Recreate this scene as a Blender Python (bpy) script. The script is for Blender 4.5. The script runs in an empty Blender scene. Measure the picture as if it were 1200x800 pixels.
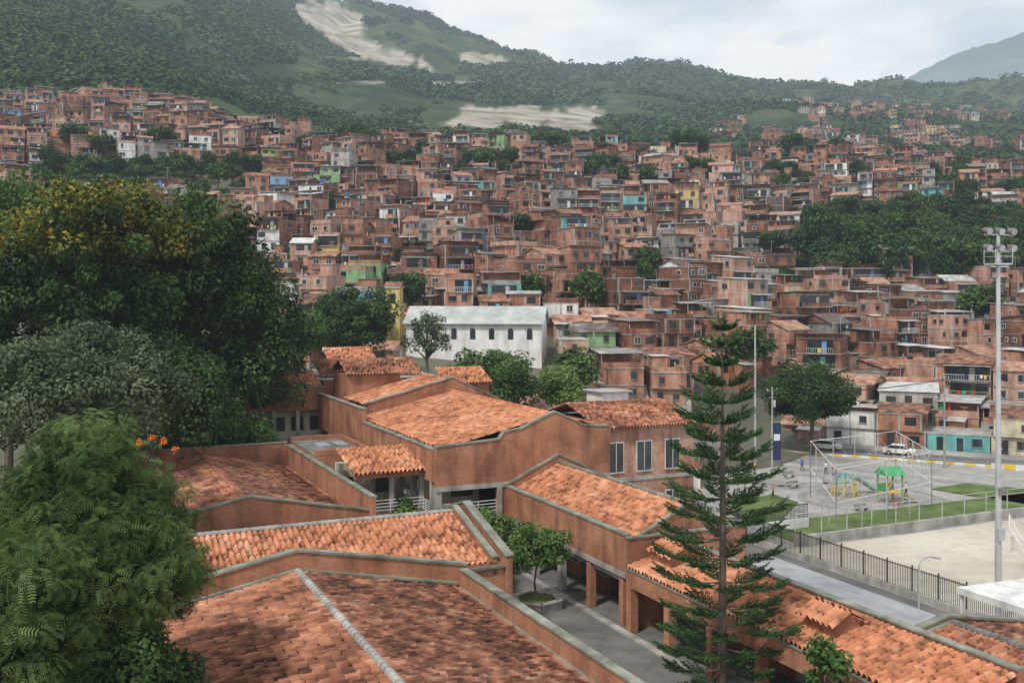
import bpy, math, random, time
import numpy as np
from mathutils import Vector, Matrix
T0=time.time()
random.seed(7); rng=np.random.default_rng(7)
F=1167.0; CZ=20.0
HAZE=True
TH=math.atan2(0.42,0.907); CT=math.cos(TH); ST=math.sin(TH)
def W(px,py,d): return ((px-600)*d/F, d, CZ-(py-350)*d/F)
def S2W(b,a,z=0): return (b*CT-a*ST, b*ST+a*CT, z)
sc=bpy.context.scene
def link(o,parent=None):
    sc.collection.objects.link(o)
    if parent: o.parent=parent
    return o
# ---------------------------------------------------------------- materials
MATS={}
def mk(name,cols,scale=1.0,tw=.5,nw=1.0,ow=0.0,rough=.85,bump=0.0,stretch=(1,1,1),brick=None,stain=0.0,transl=0.0,metal=0.0,wave=None,detail=3,spec=.3):
    m=bpy.data.materials.new(name); m.use_nodes=True; nt=m.node_tree; N=nt.nodes; L=nt.links; N.clear()
    out=N.new('ShaderNodeOutputMaterial'); tc=N.new('ShaderNodeTexCoord')
    mp=N.new('ShaderNodeMapping'); mp.inputs['Scale'].default_value=stretch; L.new(tc.outputs['Object'],mp.inputs[0])
    no=N.new('ShaderNodeTexNoise'); no.inputs['Scale'].default_value=scale; no.inputs['Detail'].default_value=1 if transl else detail; L.new(mp.outputs[0],no.inputs['Vector'])
    def mth(op,a,b,c=None):
        n=N.new('ShaderNodeMath'); n.operation=op
        for i,v in enumerate((a,b,c)):
            if v is None: continue
            if isinstance(v,(int,float)): n.inputs[i].default_value=v
            else: L.new(v,n.inputs[i])
        return n.outputs[0]
    at=N.new('ShaderNodeAttribute'); at.attribute_name='tint'
    v=mth('MULTIPLY_ADD',no.outputs['Fac'],2.2*nw,.5-1.1*nw)
    v=mth('MULTIPLY_ADD',at.outputs['Fac'],tw,v)
    if ow:
        oi=N.new('ShaderNodeObjectInfo'); r=mth('SUBTRACT',oi.outputs['Random'],.5); v=mth('MULTIPLY_ADD',r,ow,v)
    cr=N.new('ShaderNodeValToRGB'); L.new(v,cr.inputs[0]); e=cr.color_ramp.elements
    n=len(cols)
    while len(e)<n: e.new(.5)
    for i,c in enumerate(cols):
        e[i].position=i/(n-1) if n>1 else 0; e[i].color=(*c,1)
    col=cr.outputs[0]
    def mul(a,b,f=1.0):
        x=N.new('ShaderNodeMix'); x.data_type='RGBA'; x.blend_type='MULTIPLY'; x.inputs[0].default_value=f
        L.new(a,x.inputs[6]); L.new(b,x.inputs[7]); return x.outputs[2]
    hgt=no.outputs['Fac']
    if brick:
        sp=N.new('ShaderNodeSeparateXYZ'); L.new(tc.outputs['Object'],sp.inputs[0])
        ad=mth('ADD',sp.outputs[0],sp.outputs[1]); cb=N.new('ShaderNodeCombineXYZ'); L.new(ad,cb.inputs[0]); L.new(sp.outputs[2],cb.inputs[1])
        bt=N.new('ShaderNodeTexBrick'); L.new(cb.outputs[0],bt.inputs['Vector'])
        bt.inputs['Scale'].default_value=1; bt.inputs['Brick Width'].default_value=brick[0]; bt.inputs['Row Height'].default_value=brick[1]
        bt.inputs['Mortar Size'].default_value=brick[2]; bt.inputs['Color1'].default_value=(1.1,1.1,1.1,1); bt.inputs['Color2'].default_value=(.78,.76,.74,1); bt.inputs['Mortar'].default_value=(*brick[3],1)
        col=mul(col,bt.outputs['Color'])
    if stain:
        mp2=N.new('ShaderNodeMapping'); mp2.inputs['Scale'].default_value=(.9,.9,.22); L.new(tc.outputs['Object'],mp2.inputs[0])
        n2=N.new('ShaderNodeTexNoise'); n2.inputs['Scale'].default_value=.9; n2.inputs['Detail'].default_value=4; n2.inputs['Roughness'].default_value=.65; L.new(mp2.outputs[0],n2.inputs['Vector'])
        c2=N.new('ShaderNodeValToRGB'); c2.color_ramp.elements[0].position=.36; c2.color_ramp.elements[0].color=(1-stain,1-stain,1-stain*.95,1); c2.color_ramp.elements[1].position=.56; c2.color_ramp.elements[1].color=(1,1,1,1)
        L.new(n2.outputs['Fac'],c2.inputs[0]); col=mul(col,c2.outputs[0])
    if wave:
        wv=N.new('ShaderNodeTexWave'); wv.inputs['Scale'].default_value=wave; wv.bands_direction='X'; L.new(tc.outputs['Object'],wv.inputs['Vector']); hgt=wv.outputs['Fac']
        cw=N.new('ShaderNodeValToRGB'); cw.color_ramp.elements[0].color=(.75,.75,.75,1); cw.color_ramp.elements[1].color=(1,1,1,1); L.new(wv.outputs['Fac'],cw.inputs[0]); col=mul(col,cw.outputs[0])
    if transl:
        d=N.new('ShaderNodeBsdfPrincipled'); d.inputs['Roughness'].default_value=rough; d.inputs['Specular IOR Level'].default_value=.25; L.new(col,d.inputs['Base Color'])
        t=N.new('ShaderNodeBsdfTranslucent'); L.new(col,t.inputs[0]); mx=N.new('ShaderNodeMixShader'); mx.inputs[0].default_value=transl
        L.new(d.outputs[0],mx.inputs[1]); L.new(t.outputs[0],mx.inputs[2]); L.new(mx.outputs[0],out.inputs[0])
    else:
        p=N.new('ShaderNodeBsdfPrincipled'); L.new(col,p.inputs['Base Color']); p.inputs['Roughness'].default_value=rough; p.inputs['Metallic'].default_value=metal; p.inputs['Specular IOR Level'].default_value=spec
        if bump:
            bp=N.new('ShaderNodeBump'); bp.inputs['Strength'].default_value=bump; bp.inputs['Distance'].default_value=.05; L.new(hgt,bp.inputs['Height']); L.new(bp.outputs[0],p.inputs['Normal'])
        L.new(p.outputs[0],out.inputs[0])
    MATS[name]=m; return m
# school
mk('school_brick',[(.25,.10,.055),(.42,.185,.105),(.52,.26,.16)],.5,tw=.3,nw=.8,brick=(.26,.085,.012,(.95,1.05,1.1)),stain=.38,bump=.1,detail=5)
mk('clay_tile',[(.085,.045,.033),(.29,.12,.072),(.49,.21,.122),(.60,.34,.22)],.35,tw=.62,nw=.65,stain=.42,rough=.9)
mk('clay_tile_new',[(.20,.085,.05),(.50,.20,.105),(.64,.285,.155),(.70,.42,.28)],.35,tw=.6,nw=.6,stain=.24,rough=.9)
mk('coping',[(.13,.14,.11),(.23,.24,.19),(.34,.34,.29)],.8,stain=.35)
mk('concrete',[(.26,.25,.23),(.38,.37,.34),(.50,.49,.45)],.7,ow=.4,stain=.35,bump=.1)
mk('concrete_dark',[(.12,.12,.11),(.19,.185,.175),(.26,.25,.24)],.9,stain=.3)
mk('paving',[(.18,.18,.17),(.27,.27,.255),(.36,.355,.34)],.35,stain=.25,brick=(1.2,1.2,.03,(.6,.6,.6)))
mk('plaza_paving',[(.26,.255,.24),(.34,.335,.315),(.42,.415,.39)],.12,stain=.2,brick=(3.,3.,.05,(.75,.75,.75)))
mk('plaza_paving_dark',[(.19,.185,.175),(.25,.245,.23),(.31,.30,.285)],.12,stain=.2)
mk('asphalt',[(.11,.11,.11),(.15,.15,.15),(.20,.20,.195)],.3,stain=.15)
mk('sand',[(.42,.38,.31),(.51,.47,.39),(.58,.54,.46)],.1,stain=.15)
mk('lawn',[(.05,.085,.02),(.09,.14,.035),(.14,.19,.06)],.4,stain=.25)
mk('white_paint',[(.6,.6,.58),(.72,.72,.70),(.82,.82,.80)],.5,ow=.2,stain=.25)
mk('yellow_paint',[(.6,.42,.05),(.7,.5,.08)],.5)
mk('dark_glass_and_shade',[(.012,.014,.016),(.03,.034,.038),(.06,.065,.07)],.7,tw=1,rough=.25,spec=.5)  # window glass, and the shade painted in for open balcony recesses
mk('dark_metal',[(.02,.02,.02),(.05,.05,.05)],1,rough=.5)
mk('galvanised',[(.35,.36,.37),(.5,.51,.52),(.6,.6,.6)],1,rough=.5,metal=.3)
mk('zinc',[(.13,.10,.08),(.30,.27,.25),(.48,.475,.46),(.68,.69,.69)],.5,ow=1.3,nw=.7,stain=.35,wave=1.6,rough=.6)
mk('zinc_clean',[(.30,.31,.33),(.40,.41,.43),(.5,.51,.53)],.2,ow=.1,nw=.6,stain=.25,wave=1.3,rough=.6)
# barrio
mk('house_brick',[(.17,.078,.05),(.34,.152,.096),(.46,.228,.15),(.55,.34,.25)],.35,tw=.7,nw=.7,ow=1.0,brick=(.33,.2,.022,(.95,1.0,1.03)),stain=.45)
mk('house_render',[(.20,.185,.165),(.33,.31,.28),(.48,.46,.42)],.35,tw=.6,nw=.6,ow=.7,stain=.42)
mk('house_tile',[(.11,.06,.043),(.27,.125,.08),(.41,.20,.13),(.50,.32,.23)],.8,ow=.9,tw=.5,stain=.42,wave=1.4)
PA={'paint_white':(.72,.72,.69),'paint_cream':(.62,.55,.40),'paint_teal':(.16,.42,.42),'paint_green':(.26,.44,.20),'paint_lime':(.42,.52,.18),'paint_yellow':(.64,.50,.18),'paint_blue':(.18,.33,.54),'paint_pink':(.60,.35,.31),'paint_orange':(.60,.26,.10),'paint_grey':(.40,.40,.38)}
for k,c in PA.items(): mk(k,[tuple(x*.65 for x in c),c,tuple(min(.85,x*1.15) for x in c)],.8,ow=.3,nw=.6,stain=.35)
mk('chapel_roof',[(.36,.39,.37),(.48,.51,.49),(.58,.60,.58)],.3,wave=1.2,stain=.2)
mk('tank_black',[(.02,.02,.025),(.04,.04,.05)],1,rough=.5)
mk('tank_blue',[(.03,.10,.25),(.05,.15,.32)],1,rough=.5)
CL={'cloth_red':(.5,.05,.05),'cloth_white':(.75,.75,.75),'cloth_blue':(.08,.15,.5),'cloth_pink':(.65,.2,.35),'cloth_yellow':(.7,.5,.08),'cloth_green':(.08,.35,.15),'cloth_orange':(.75,.22,.04),'cloth_navy':(.03,.04,.10)}
for k,c in CL.items(): mk(k,[tuple(x*.8 for x in c),c],2)
mk('skin',[(.25,.13,.08),(.32,.18,.12)],2)
mk('hair',[(.02,.015,.01),(.03,.02,.015)],2)
# plants
mk('bark',[(.06,.045,.035),(.13,.10,.08),(.2,.17,.14)],2,stretch=(3,3,.6),bump=.3)
mk('leaf_dark',[(.011,.028,.010),(.027,.060,.016),(.050,.10,.025),(.095,.155,.042)],.25,tw=.9,nw=.5,transl=.25,rough=.6)
mk('leaf_mid',[(.018,.045,.011),(.045,.10,.022),(.085,.16,.038),(.15,.235,.065)],.3,tw=.9,nw=.5,transl=.25,rough=.6)
mk('leaf_bright',[(.035,.075,.018),(.08,.155,.035),(.14,.235,.055),(.22,.32,.10)],.4,tw=.9,nw=.5,transl=.3,rough=.55)
mk('leaf_feather',[(.028,.056,.014),(.062,.108,.026),(.11,.168,.046),(.18,.24,.085)],.4,tw=.9,nw=.5,transl=.3,rough=.65)
mk('leaf_olive',[(.03,.052,.026),(.065,.098,.048),(.115,.152,.08),(.18,.22,.13)],.3,tw=.9,nw=.5,transl=.25,rough=.6)
mk('leaf_yellow',[(.05,.08,.012),(.12,.14,.02),(.23,.20,.03),(.38,.28,.04)],.3,tw=.9,nw=.6,transl=.25,rough=.6)
mk('needle',[(.014,.038,.014),(.032,.078,.026),(.066,.135,.044),(.12,.195,.07)],.6,tw=.9,nw=.5,transl=.15,rough=.5)
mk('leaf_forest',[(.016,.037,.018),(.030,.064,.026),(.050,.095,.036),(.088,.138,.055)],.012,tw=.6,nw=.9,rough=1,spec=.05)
mk('leaf_forest_far',[(.022,.048,.030),(.037,.074,.040),(.058,.10,.050),(.088,.132,.066)],.008,tw=.5,nw=.9,rough=1,spec=.05)  # lighter and bluer: distance haze tinted into the leaf colour
mk('flower_orange',[(.7,.12,.02),(.8,.2,.04)],1)
# ---------------------------------------------------------------- mesh builder
class MB:
    def __init__(s): s.v=[];s.f=[];s.m=[];s.t=[];s.names=[]
    def mi(s,n):
        if n not in s.names: s.names.append(n)
        return s.names.index(n)
    def face(s,pts,mat,tint=0.0):
        k=len(s.v); s.v.extend(pts); s.f.append(tuple(range(k,k+len(pts)))); s.m.append(s.mi(mat)); s.t.append(tint)
    def box(s,x0,x1,y0,y1,z0,z1,mat,tint=None):
        k=len(s.v); s.v.extend([(x0,y0,z0),(x1,y0,z0),(x1,y1,z0),(x0,y1,z0),(x0,y0,z1),(x1,y0,z1),(x1,y1,z1),(x0,y1,z1)])
        s.f.extend([(k,k+3,k+2,k+1),(k+4,k+5,k+6,k+7),(k,k+1,k+5,k+4),(k+1,k+2,k+6,k+5),(k+2,k+3,k+7,k+6),(k+3,k,k+4,k+7)])
        i=s.mi(mat); t=random.uniform(-.25,.25) if tint is None else tint
        s.m.extend([i]*6); s.t.extend([t]*6)
    def beam(s,p0,p1,w,h,mat,tint=0.0):
        p0=Vector(p0);p1=Vector(p1);d=(p1-p0).normalized(); up=Vector((0,0,1)) if abs(d.z)<.95 else Vector((0,1,0))
        r=d.cross(up).normalized()*w/2; u=r.cross(d).normalized()*h/2
        k=len(s.v)
        for p in (p0,p1):
            for a,b in((-1,-1),(1,-1),(1,1),(-1,1)): s.v.append(tuple(p+r*a+u*b))
        s.f.extend([(k,k+1,k+2,k+3),(k+7,k+6,k+5,k+4),(k,k+4,k+5,k+1),(k+1,k+5,k+6,k+2),(k+2,k+6,k+7,k+3),(k+3,k+7,k+4,k)])
        i=s.mi(mat); s.m.extend([i]*6); s.t.extend([tint]*6)
    def cyl(s,p0,p1,r0,r1,n,mat,tint=0.0,cap=True):
        p0=Vector(p0);p1=Vector(p1);d=(p1-p0).normalized(); up=Vector((0,0,1)) if abs(d.z)<.95 else Vector((1,0,0))
        a=d.cross(up).normalized(); b=a.cross(d)
        k=len(s.v); i=s.mi(mat)
        for p,r in((p0,r0),(p1,r1)):
            for j in range(n):
                th=2*math.pi*j/n; s.v.append(tuple(p+a*(math.cos(th)*r)+b*(math.sin(th)*r)))
        for j in range(n):
            j2=(j+1)%n; s.f.append((k+j,k+j2,k+n+j2,k+n+j)); s.m.append(i); s.t.append(tint)
        if cap:
            s.f.append(tuple(range(k+n,k+2*n))); s.m.append(i); s.t.append(tint)
            s.f.append(tuple(range(k+n-1,k-1,-1))); s.m.append(i); s.t.append(tint)
    def prism(s,poly,axis,lo,hi,mat,tint=0.0):
        n=len(poly);k=len(s.v); i=s.mi(mat)
        for c in(lo,hi):
            for u,z in poly: s.v.append((u,c,z) if axis=='y' else (c,u,z))
        s.f.append(tuple(range(k,k+n))); s.f.append(tuple(range(k+2*n-1,k+n-1,-1)))
        for j in range(n):
            j2=(j+1)%n; s.f.append((k+j,k+n+j,k+n+j2,k+j2))
        s.m.extend([i]*(n+2)); s.t.extend([tint]*(n+2))
    def build(s,name,loc=(0,0,0),rz=0.0,parent=None):
        me=bpy.data.meshes.new(name); me.from_pydata(s.v,[],s.f)
        for n in s.names: me.materials.append(MATS[n])
        me.polygons.foreach_set('material_index',s.m)
        a=me.attributes.new('tint','FLOAT','FACE'); a.data.foreach_set('value',s.t)
        me.update()
        o=bpy.data.objects.new(name,me); o.location=loc; o.rotation_euler=(0,0,rz); link(o,parent); return o
def npmesh(name,V,Q,matn,tint,mi=None):
    me=bpy.data.meshes.new(name); nv=len(V); nf=len(Q); k=Q.shape[1]
    me.vertices.add(nv); me.vertices.foreach_set('co',V.astype(np.float32).ravel())
    me.loops.add(nf*k); me.loops.foreach_set('vertex_index',Q.astype(np.int32).ravel())
    me.polygons.add(nf); me.polygons.foreach_set('loop_start',np.arange(0,nf*k,k,dtype=np.int32))
    for m in matn: me.materials.append(MATS[m])
    if mi is not None: me.polygons.foreach_set('material_index',mi.astype(np.int32))
    me.update(calc_edges=True)
    a=me.attributes.new('tint','FLOAT','FACE'); a.data.foreach_set('value',tint.astype(np.float32))
    return me
# ---------------------------------------------------------------- noise + terrain
PT=rng.random((256,256))
def vn(x,y):
    xi=np.floor(x).astype(int);yi=np.floor(y).astype(int);fx=x-xi;fy=y-yi;fx=fx*fx*(3-2*fx);fy=fy*fy*(3-2*fy)
    a=PT[xi&255,yi&255];b=PT[(xi+1)&255,yi&255];c=PT[xi&255,(yi+1)&255];d=PT[(xi+1)&255,(yi+1)&255]
    return (a*(1-fx)+b*fx)*(1-fy)+(c*(1-fx)+d*fx)*fy
def fbm(x,y,o=4):
    s=0;a=.5
    for i in range(o): s=s+a*vn(x*2**i+17*i,y*2**i+5*i); a*=.5
    return s
COLS=np.array([-600,0,100,200,300,400,500,600,700,800,1000,1200,1700.])
def pz(d,pys): return [20-(p-350)*d/F for p in pys]
ROWS=[(3,[-2.5]*13),(118,[-2.5]*13),
(150,[4,4,4,5,6,7,6,5,3.5,0,-2.5,-2.5,-2.5]),
(180,[12,12,12,12,12.5,13,12.5,12,11,9,4,2,2]),
(230,[29,29,29,28,26,24,24,24,23,21,16,14,14]),
(300,pz(300,[218,218,222,232,242,248,250,252,255,262,284,294,295])),
(380,pz(380,[148,148,145,143,170,188,192,192,200,206,214,222,222])),
(430,pz(430,[135,134,130,132,160,178,182,183,186,192,198,212,214])),
(520,pz(520,[60,72,95,115,145,168,174,175,175,180,186,200,207])),
(800,pz(800,[-30,-10,20,55,95,125,134,142,150,154,162,165,165])),
(1300,pz(1300,[-90,-60,-50,-20,30,65,85,100,112,122,135,128,120])),
(2000,pz(2000,[-170,-140,-125,-105,-50,0,18,62,66,78,104,96,80])),
(2700,pz(2700,[-140,-110,-95,-75,-20,35,55,90,95,110,125,120,110])),
(4200,pz(4200,[150]*13))]
RD=np.log([r[0] for r in ROWS]); RZ=np.array([r[1] for r in ROWS])
def hz(x,y):
    x=np.asarray(x,float);y=np.maximum(np.asarray(y,float),3.0); d=y
    px=np.clip(600+F*x/d,-599,1699)
    ld=np.clip(np.log(d),RD[0],RD[-1]-1e-6)
    i=np.clip(np.searchsorted(RD,ld,side='right')-1,0,len(RD)-2); f=(ld-RD[i])/(RD[i+1]-RD[i])
    j=np.clip(np.searchsorted(COLS,px,side='right')-1,0,len(COLS)-2); g=(px-COLS[j])/(COLS[j+1]-COLS[j])
    z=(RZ[i,j]*(1-g)+RZ[i,j+1]*g)*(1-f)+(RZ[i+1,j]*(1-g)+RZ[i+1,j+1]*g)*f
    amp=np.clip((d-450)/900,0,1)*75
    n=fbm(x/260+9,y/330+3,5); r=1-np.abs(2*vn(x/170+31,y/420+7)-1); r2=1-np.abs(2*vn(x/60+11,y/190+2)-1)
    z=z+amp*((n-.48)*1.1-(r-.5)*.42-(r2-.5)*.14)
    z=z+np.clip((d-160)/100,0,1)*3*(fbm(x/30,y/30,3)-.45)
    return z
ts=np.linspace(-1.5,1.5,640)
ds=np.concatenate([np.linspace(3,150,24),np.linspace(154,450,75),np.exp(np.linspace(math.log(456),math.log(4200),230))])
TT,DD=np.meshgrid(ts,ds); X=TT*DD; Y=DD; Z=hz(X,Y)
V=np.stack([X,Y,Z],-1).reshape(-1,3)
nc=len(ts); nr=len(ds)
idx=np.arange(nr*nc).reshape(nr,nc)
Q=np.stack([idx[:-1,:-1],idx[:-1,1:],idx[1:,1:],idx[1:,:-1]],-1).reshape(-1,4)
me=npmesh('terrain',V,Q,[],np.zeros(len(Q)))
PX=600+F*TT; PY=350-(Z-CZ)*F/DD
soil=np.where(DD<440,.40,0.0)+0*PX
jit=(fbm(PX/22,PY/22,4)-.47)*1.7+(fbm(PX/5,PY/5,3)-.45)*.7
SOILS=[(400,34,82,22,32,1),(455,66,45,12,15,1),(562,70,30,7,5,.9),(530,99,50,4,0,.8),(600,137,115,14,0,1),(665,148,50,9,8,.8),(430,97,30,3,0,.6),(350,8,26,9,20,.8)]
for (cx,cy,rx,ry,ang,st) in SOILS:
    a=math.radians(ang); u=(PX-cx)*math.cos(a)+(PY-cy)*math.sin(a); v=-(PX-cx)*math.sin(a)+(PY-cy)*math.cos(a)
    q=1-np.sqrt((u/rx)**2+(v/ry)**2)+jit
    soil=np.maximum(soil,np.where(DD>460,np.clip(q*4,0,1)*st,0))
at=me.attributes.new('soil','FLOAT','POINT'); at.data.foreach_set('value',soil.astype(np.float32).ravel())
me.polygons.foreach_set('use_smooth',np.ones(len(Q),bool))
m=bpy.data.materials.new('hillside_ground'); m.use_nodes=True; nt=m.node_tree;N=nt.nodes;L=nt.links
bs=N['Principled BSDF']; bs.inputs['Roughness'].default_value=.95; bs.inputs['Specular IOR Level'].default_value=.1
ge=N.new('ShaderNodeNewGeometry'); n1=N.new('ShaderNodeTexNoise'); n1.inputs['Scale'].default_value=.011; n1.inputs['Detail'].default_value=12; n1.inputs['Roughness'].default_value=.78; L.new(ge.outputs['Position'],n1.inputs['Vector'])
c1=N.new('ShaderNodeValToRGB'); L.new(n1.outputs['Fac'],c1.inputs[0]); e=c1.color_ramp.elements
e[0].position=.42; e[0].color=(.022,.046,.022,1); e[1].position=.68; e[1].color=(.135,.15,.075,1); q=e.new(.53); q.color=(.056,.088,.038,1)
n2=N.new('ShaderNodeTexNoise'); n2.inputs['Scale'].default_value=.03; n2.inputs['Detail'].default_value=8; L.new(ge.outputs['Position'],n2.inputs['Vector'])
c2=N.new('ShaderNodeValToRGB'); L.new(n2.outputs['Fac'],c2.inputs[0]); e=c2.color_ramp.elements; e[0].position=.35;e[0].color=(.25,.215,.17,1);e[1].position=.60;e[1].color=(.50,.46,.39,1)
sa=N.new('ShaderNodeAttribute'); sa.attribute_name='soil'; mx=N.new('ShaderNodeMix'); mx.data_type='RGBA'; L.new(sa.outputs['Fac'],mx.inputs[0]); L.new(c1.outputs[0],mx.inputs[6]); L.new(c2.outputs[0],mx.inputs[7]); L.new(mx.outputs[2],bs.inputs['Base Color'])
bp=N.new('ShaderNodeBump'); bp.inputs['Strength'].default_value=.7; bp.inputs['Distance'].default_value=16; L.new(n1.outputs['Fac'],bp.inputs['Height']); L.new(bp.outputs[0],bs.inputs['Normal'])
me.materials.append(m); link(bpy.data.objects.new('hillside_terrain',me))
# distant mountain, haze blue mixed into its base colour
prof=np.array([(900,110),(1040,108),(1062,100),(1085,82),(1110,67),(1150,54),(1200,40),(1300,18),(1500,30),(1800,60)])
pxs=np.linspace(950,1800,140); top=np.interp(pxs,prof[:,0],prof[:,1])
rows=[]
for k,dd in enumerate(np.linspace(4600,6000,12)):
    f=k/11.0
    pyk=112*(1-f)+top*f
    x=(pxs-600)*dd/F; z=CZ-(pyk-350)*dd/F + (fbm(pxs/25+k*.6,pxs*0+k*.9,5)-.47)*160*(1 if k<11 else .35)*(0.2+f)
    rows.append(np.stack([x,np.full_like(x,dd),z],-1))
V=np.array(rows); i2=np.arange(V.shape[0]*V.shape[1]).reshape(V.shape[:2]); Q=np.stack([i2[:-1,:-1],i2[:-1,1:],i2[1:,1:],i2[1:,:-1]],-1).reshape(-1,4)
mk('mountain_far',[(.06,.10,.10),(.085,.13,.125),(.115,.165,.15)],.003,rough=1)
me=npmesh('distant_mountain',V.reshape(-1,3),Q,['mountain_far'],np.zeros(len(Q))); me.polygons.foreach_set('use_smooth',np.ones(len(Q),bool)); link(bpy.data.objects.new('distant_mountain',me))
# ---------------------------------------------------------------- foliage
LEAF=(np.array([[0,0,0],[.5,.28,.08],[1,0,-.05],[.5,-.28,.08]]),np.array([[0,1,2,3]]))
FLEAF=(np.array([[-.5,-.5,0],[.5,-.4,0],[.5,.5,0],[-.4,.5,0.]]),np.array([[0,1,2,3]]))
def frond(n=6,w=.08,l=.26):
    vs=[];fs=[]
    for i in range(n):
        s=(i+.5)/n; bx=s; bz=-.35*s*s; ll=l*(1-.6*abs(s-.45))
        for sg in(-1,1):
            k=len(vs); vs+= [[bx-w*.4,0,bz],[bx+.05,sg*ll,bz-.05],[bx+.05+w*.6,sg*ll*.95,bz-.06],[bx+w*.6,0,bz]]; fs.append([k,k+1,k+2,k+3])
    return np.array(vs),np.array(fs)
FROND=frond()
def cloud(C,R,n,tmpl,size,droop=.1,flat=.8,shell=.5,tspread=.35,lift=.5,nrand=.45):
    m=len(C); N=m*n; u=rng.normal(size=(N,3)); u/=np.linalg.norm(u,axis=1)[:,None]
    r=shell+(1-shell)*rng.random(N)**.6
    Cr=np.repeat(C,n,0); Rr=np.repeat(R,n)
    P=Cr+u*(r*Rr)[:,None]*np.array([1,1,flat])
    nn=u*.7+np.array([0,0,lift])+rng.normal(size=(N,3))*nrand; nn/=np.linalg.norm(nn,axis=1)[:,None]
    t=u*.6+rng.normal(size=(N,3))*.7; t[:,2]-=droop; t-=nn*(t*nn).sum(1)[:,None]; t/=np.linalg.norm(t,axis=1)[:,None]+1e-9
    b=np.cross(nn,t)
    sz=np.repeat(size,n) if isinstance(size,np.ndarray) else size
    s=sz*(.6+.8*rng.random(N))
    tv,tf=tmpl; k=len(tv)
    V=P[:,None,:]+s[:,None,None]*(tv[None,:,0:1]*t[:,None,:]+tv[None,:,1:2]*b[:,None,:]+tv[None,:,2:3]*nn[:,None,:])
    Q=(tf[None]+(np.arange(N)*k)[:,None,None]).reshape(-1,4)
    ct=np.repeat(rng.uniform(-tspread,tspread,m),n)+rng.uniform(-.22,.22,N)
    return V.reshape(-1,3),Q,np.repeat(ct,len(tf))
def crown_centers(c,rad,n,seed,lobes=5):
    r=np.random.default_rng(seed); u=r.normal(size=(n*3,3)); u/=np.linalg.norm(u,axis=1)[:,None]
    u=u[u[:,2]>-.65][:n]
    L_=r.normal(size=(lobes,3)); L_/=np.linalg.norm(L_,axis=1)[:,None]
    bump=.70+.40*np.max(np.clip(u@L_.T,0,1)**3,axis=1)
    rr=(.35+.65*r.random(len(u))**.45)*bump
    return np.array(c)+u*rr[:,None]*np.array(rad)
def limbs(mb,base,c,rad,ends,r0,nl,mat='bark'):
    base=Vector(base);c=Vector(c); fork=base.lerp(Vector((c.x,c.y,c.z-rad[2]*.55)),.85)
    mid=base.lerp(fork,.5)+Vector((random.uniform(-.3,.3),random.uniform(-.3,.3),0))
    mb.cyl(base,mid,r0,r0*.8,9,mat,0,False); mb.cyl(mid,fork,r0*.8,r0*.65,9,mat,0,False)
    for e in ends[:nl]:
        e=Vector(e); k=fork.lerp(e,.5)+Vector((random.uniform(-.4,.4),random.uniform(-.4,.4),.4))
        mb.cyl(fork,k,r0*.42,r0*.25,6,mat,0,False); mb.cyl(k,e,r0*.25,r0*.08,5,mat,0,False)
def tree(name,base,c,rad,nc,cr,nl,size,mat,tmpl=LEAF,seed=1,r0=.35,extra=None,lobes=6,**kw):
    mb=MB(); C=crown_centers(c,rad,nc,seed,lobes); limbs(mb,base,c,rad,C,r0,16); o=mb.build(name)
    R=cr*np.random.default_rng(seed+5).uniform(.5,1.3,len(C))
    V,Q,t=cloud(C,R,nl,tmpl,size,**kw)
    mi=np.zeros(len(Q)); ms=[mat]
    if extra:
        ms.append(extra[0]); nq=len(Q); sel=(V[Q[:,0],2]>c[2]+rad[2]*extra[1]); g=vn(V[Q[:,0],0]/2.2+7,V[Q[:,0],1]/2.2+V[Q[:,0],2]/1.7)+rng.normal(size=nq)*.12; mi=(sel&(g<extra[2])).astype(int)
    me=npmesh('crown',V,Q,ms,t,mi); link(bpy.data.objects.new('crown',me),o); return o
def tr(name,px,py,d,rx,ry,**kw):
    x,y,z=W(px,py,d); r=(rx*d/F,rx*d/F,ry*d/F); g=float(hz(x,y)); return tree(name,(x,y,g),(x,y,z),r,**kw)
tr('broadleaf_tree',238,385,104,118,152,nc=220,cr=2.1,nl=260,size=.50,mat='leaf_dark',seed=11,r0=.6)
tr('flowering_tree',95,315,92,130,140,nc=200,cr=1.9,nl=260,size=.46,mat='leaf_dark',seed=12,r0=.55,extra=('leaf_yellow',.10,.50))
tr('broadleaf_tree',10,290,100,90,105,nc=100,cr=2.2,nl=230,size=.50,mat='leaf_mid',seed=13,r0=.5)
tr('broadleaf_tree',180,470,84,110,80,nc=120,cr=1.6,nl=250,size=.42,mat='leaf_dark',seed=14,r0=.45)
tr('broadleaf_tree',288,455,112,68,98,nc=110,cr=1.8,nl=240,size=.50,mat='leaf_dark',seed=21,r0=.4)
tr('broadleaf_tree',240,525,97,85,50,nc=90,cr=1.6,nl=240,size=.44,mat='leaf_mid',seed=22,r0=.4)
tr('broadleaf_tree',300,500,118,52,42,nc=60,cr=1.6,nl=240,size=.45,mat='leaf_dark',seed=23,r0=.3)
tr('broadleaf_tree',-10,420,90,70,90,nc=60,cr=1.9,nl=220,size=.5,mat='leaf_dark',seed=24,r0=.3)
tr('olive_green_tree',85,458,58,125,72,nc=130,cr=1.2,nl=330,size=.26,mat='leaf_olive',seed=15,r0=.35)
tr('feathery_leaf_tree',98,640,36,126,142,nc=240,cr=.70,nl=130,size=.40,mat='leaf_feather',tmpl=FROND,seed=16,r0=.25,droop=.5,lobes=12)
tr('feathery_leaf_tree',0,740,32,120,140,nc=130,cr=.70,nl=120,size=.40,mat='leaf_feather',tmpl=FROND,seed=17,r0=.25,droop=.5)
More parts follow.
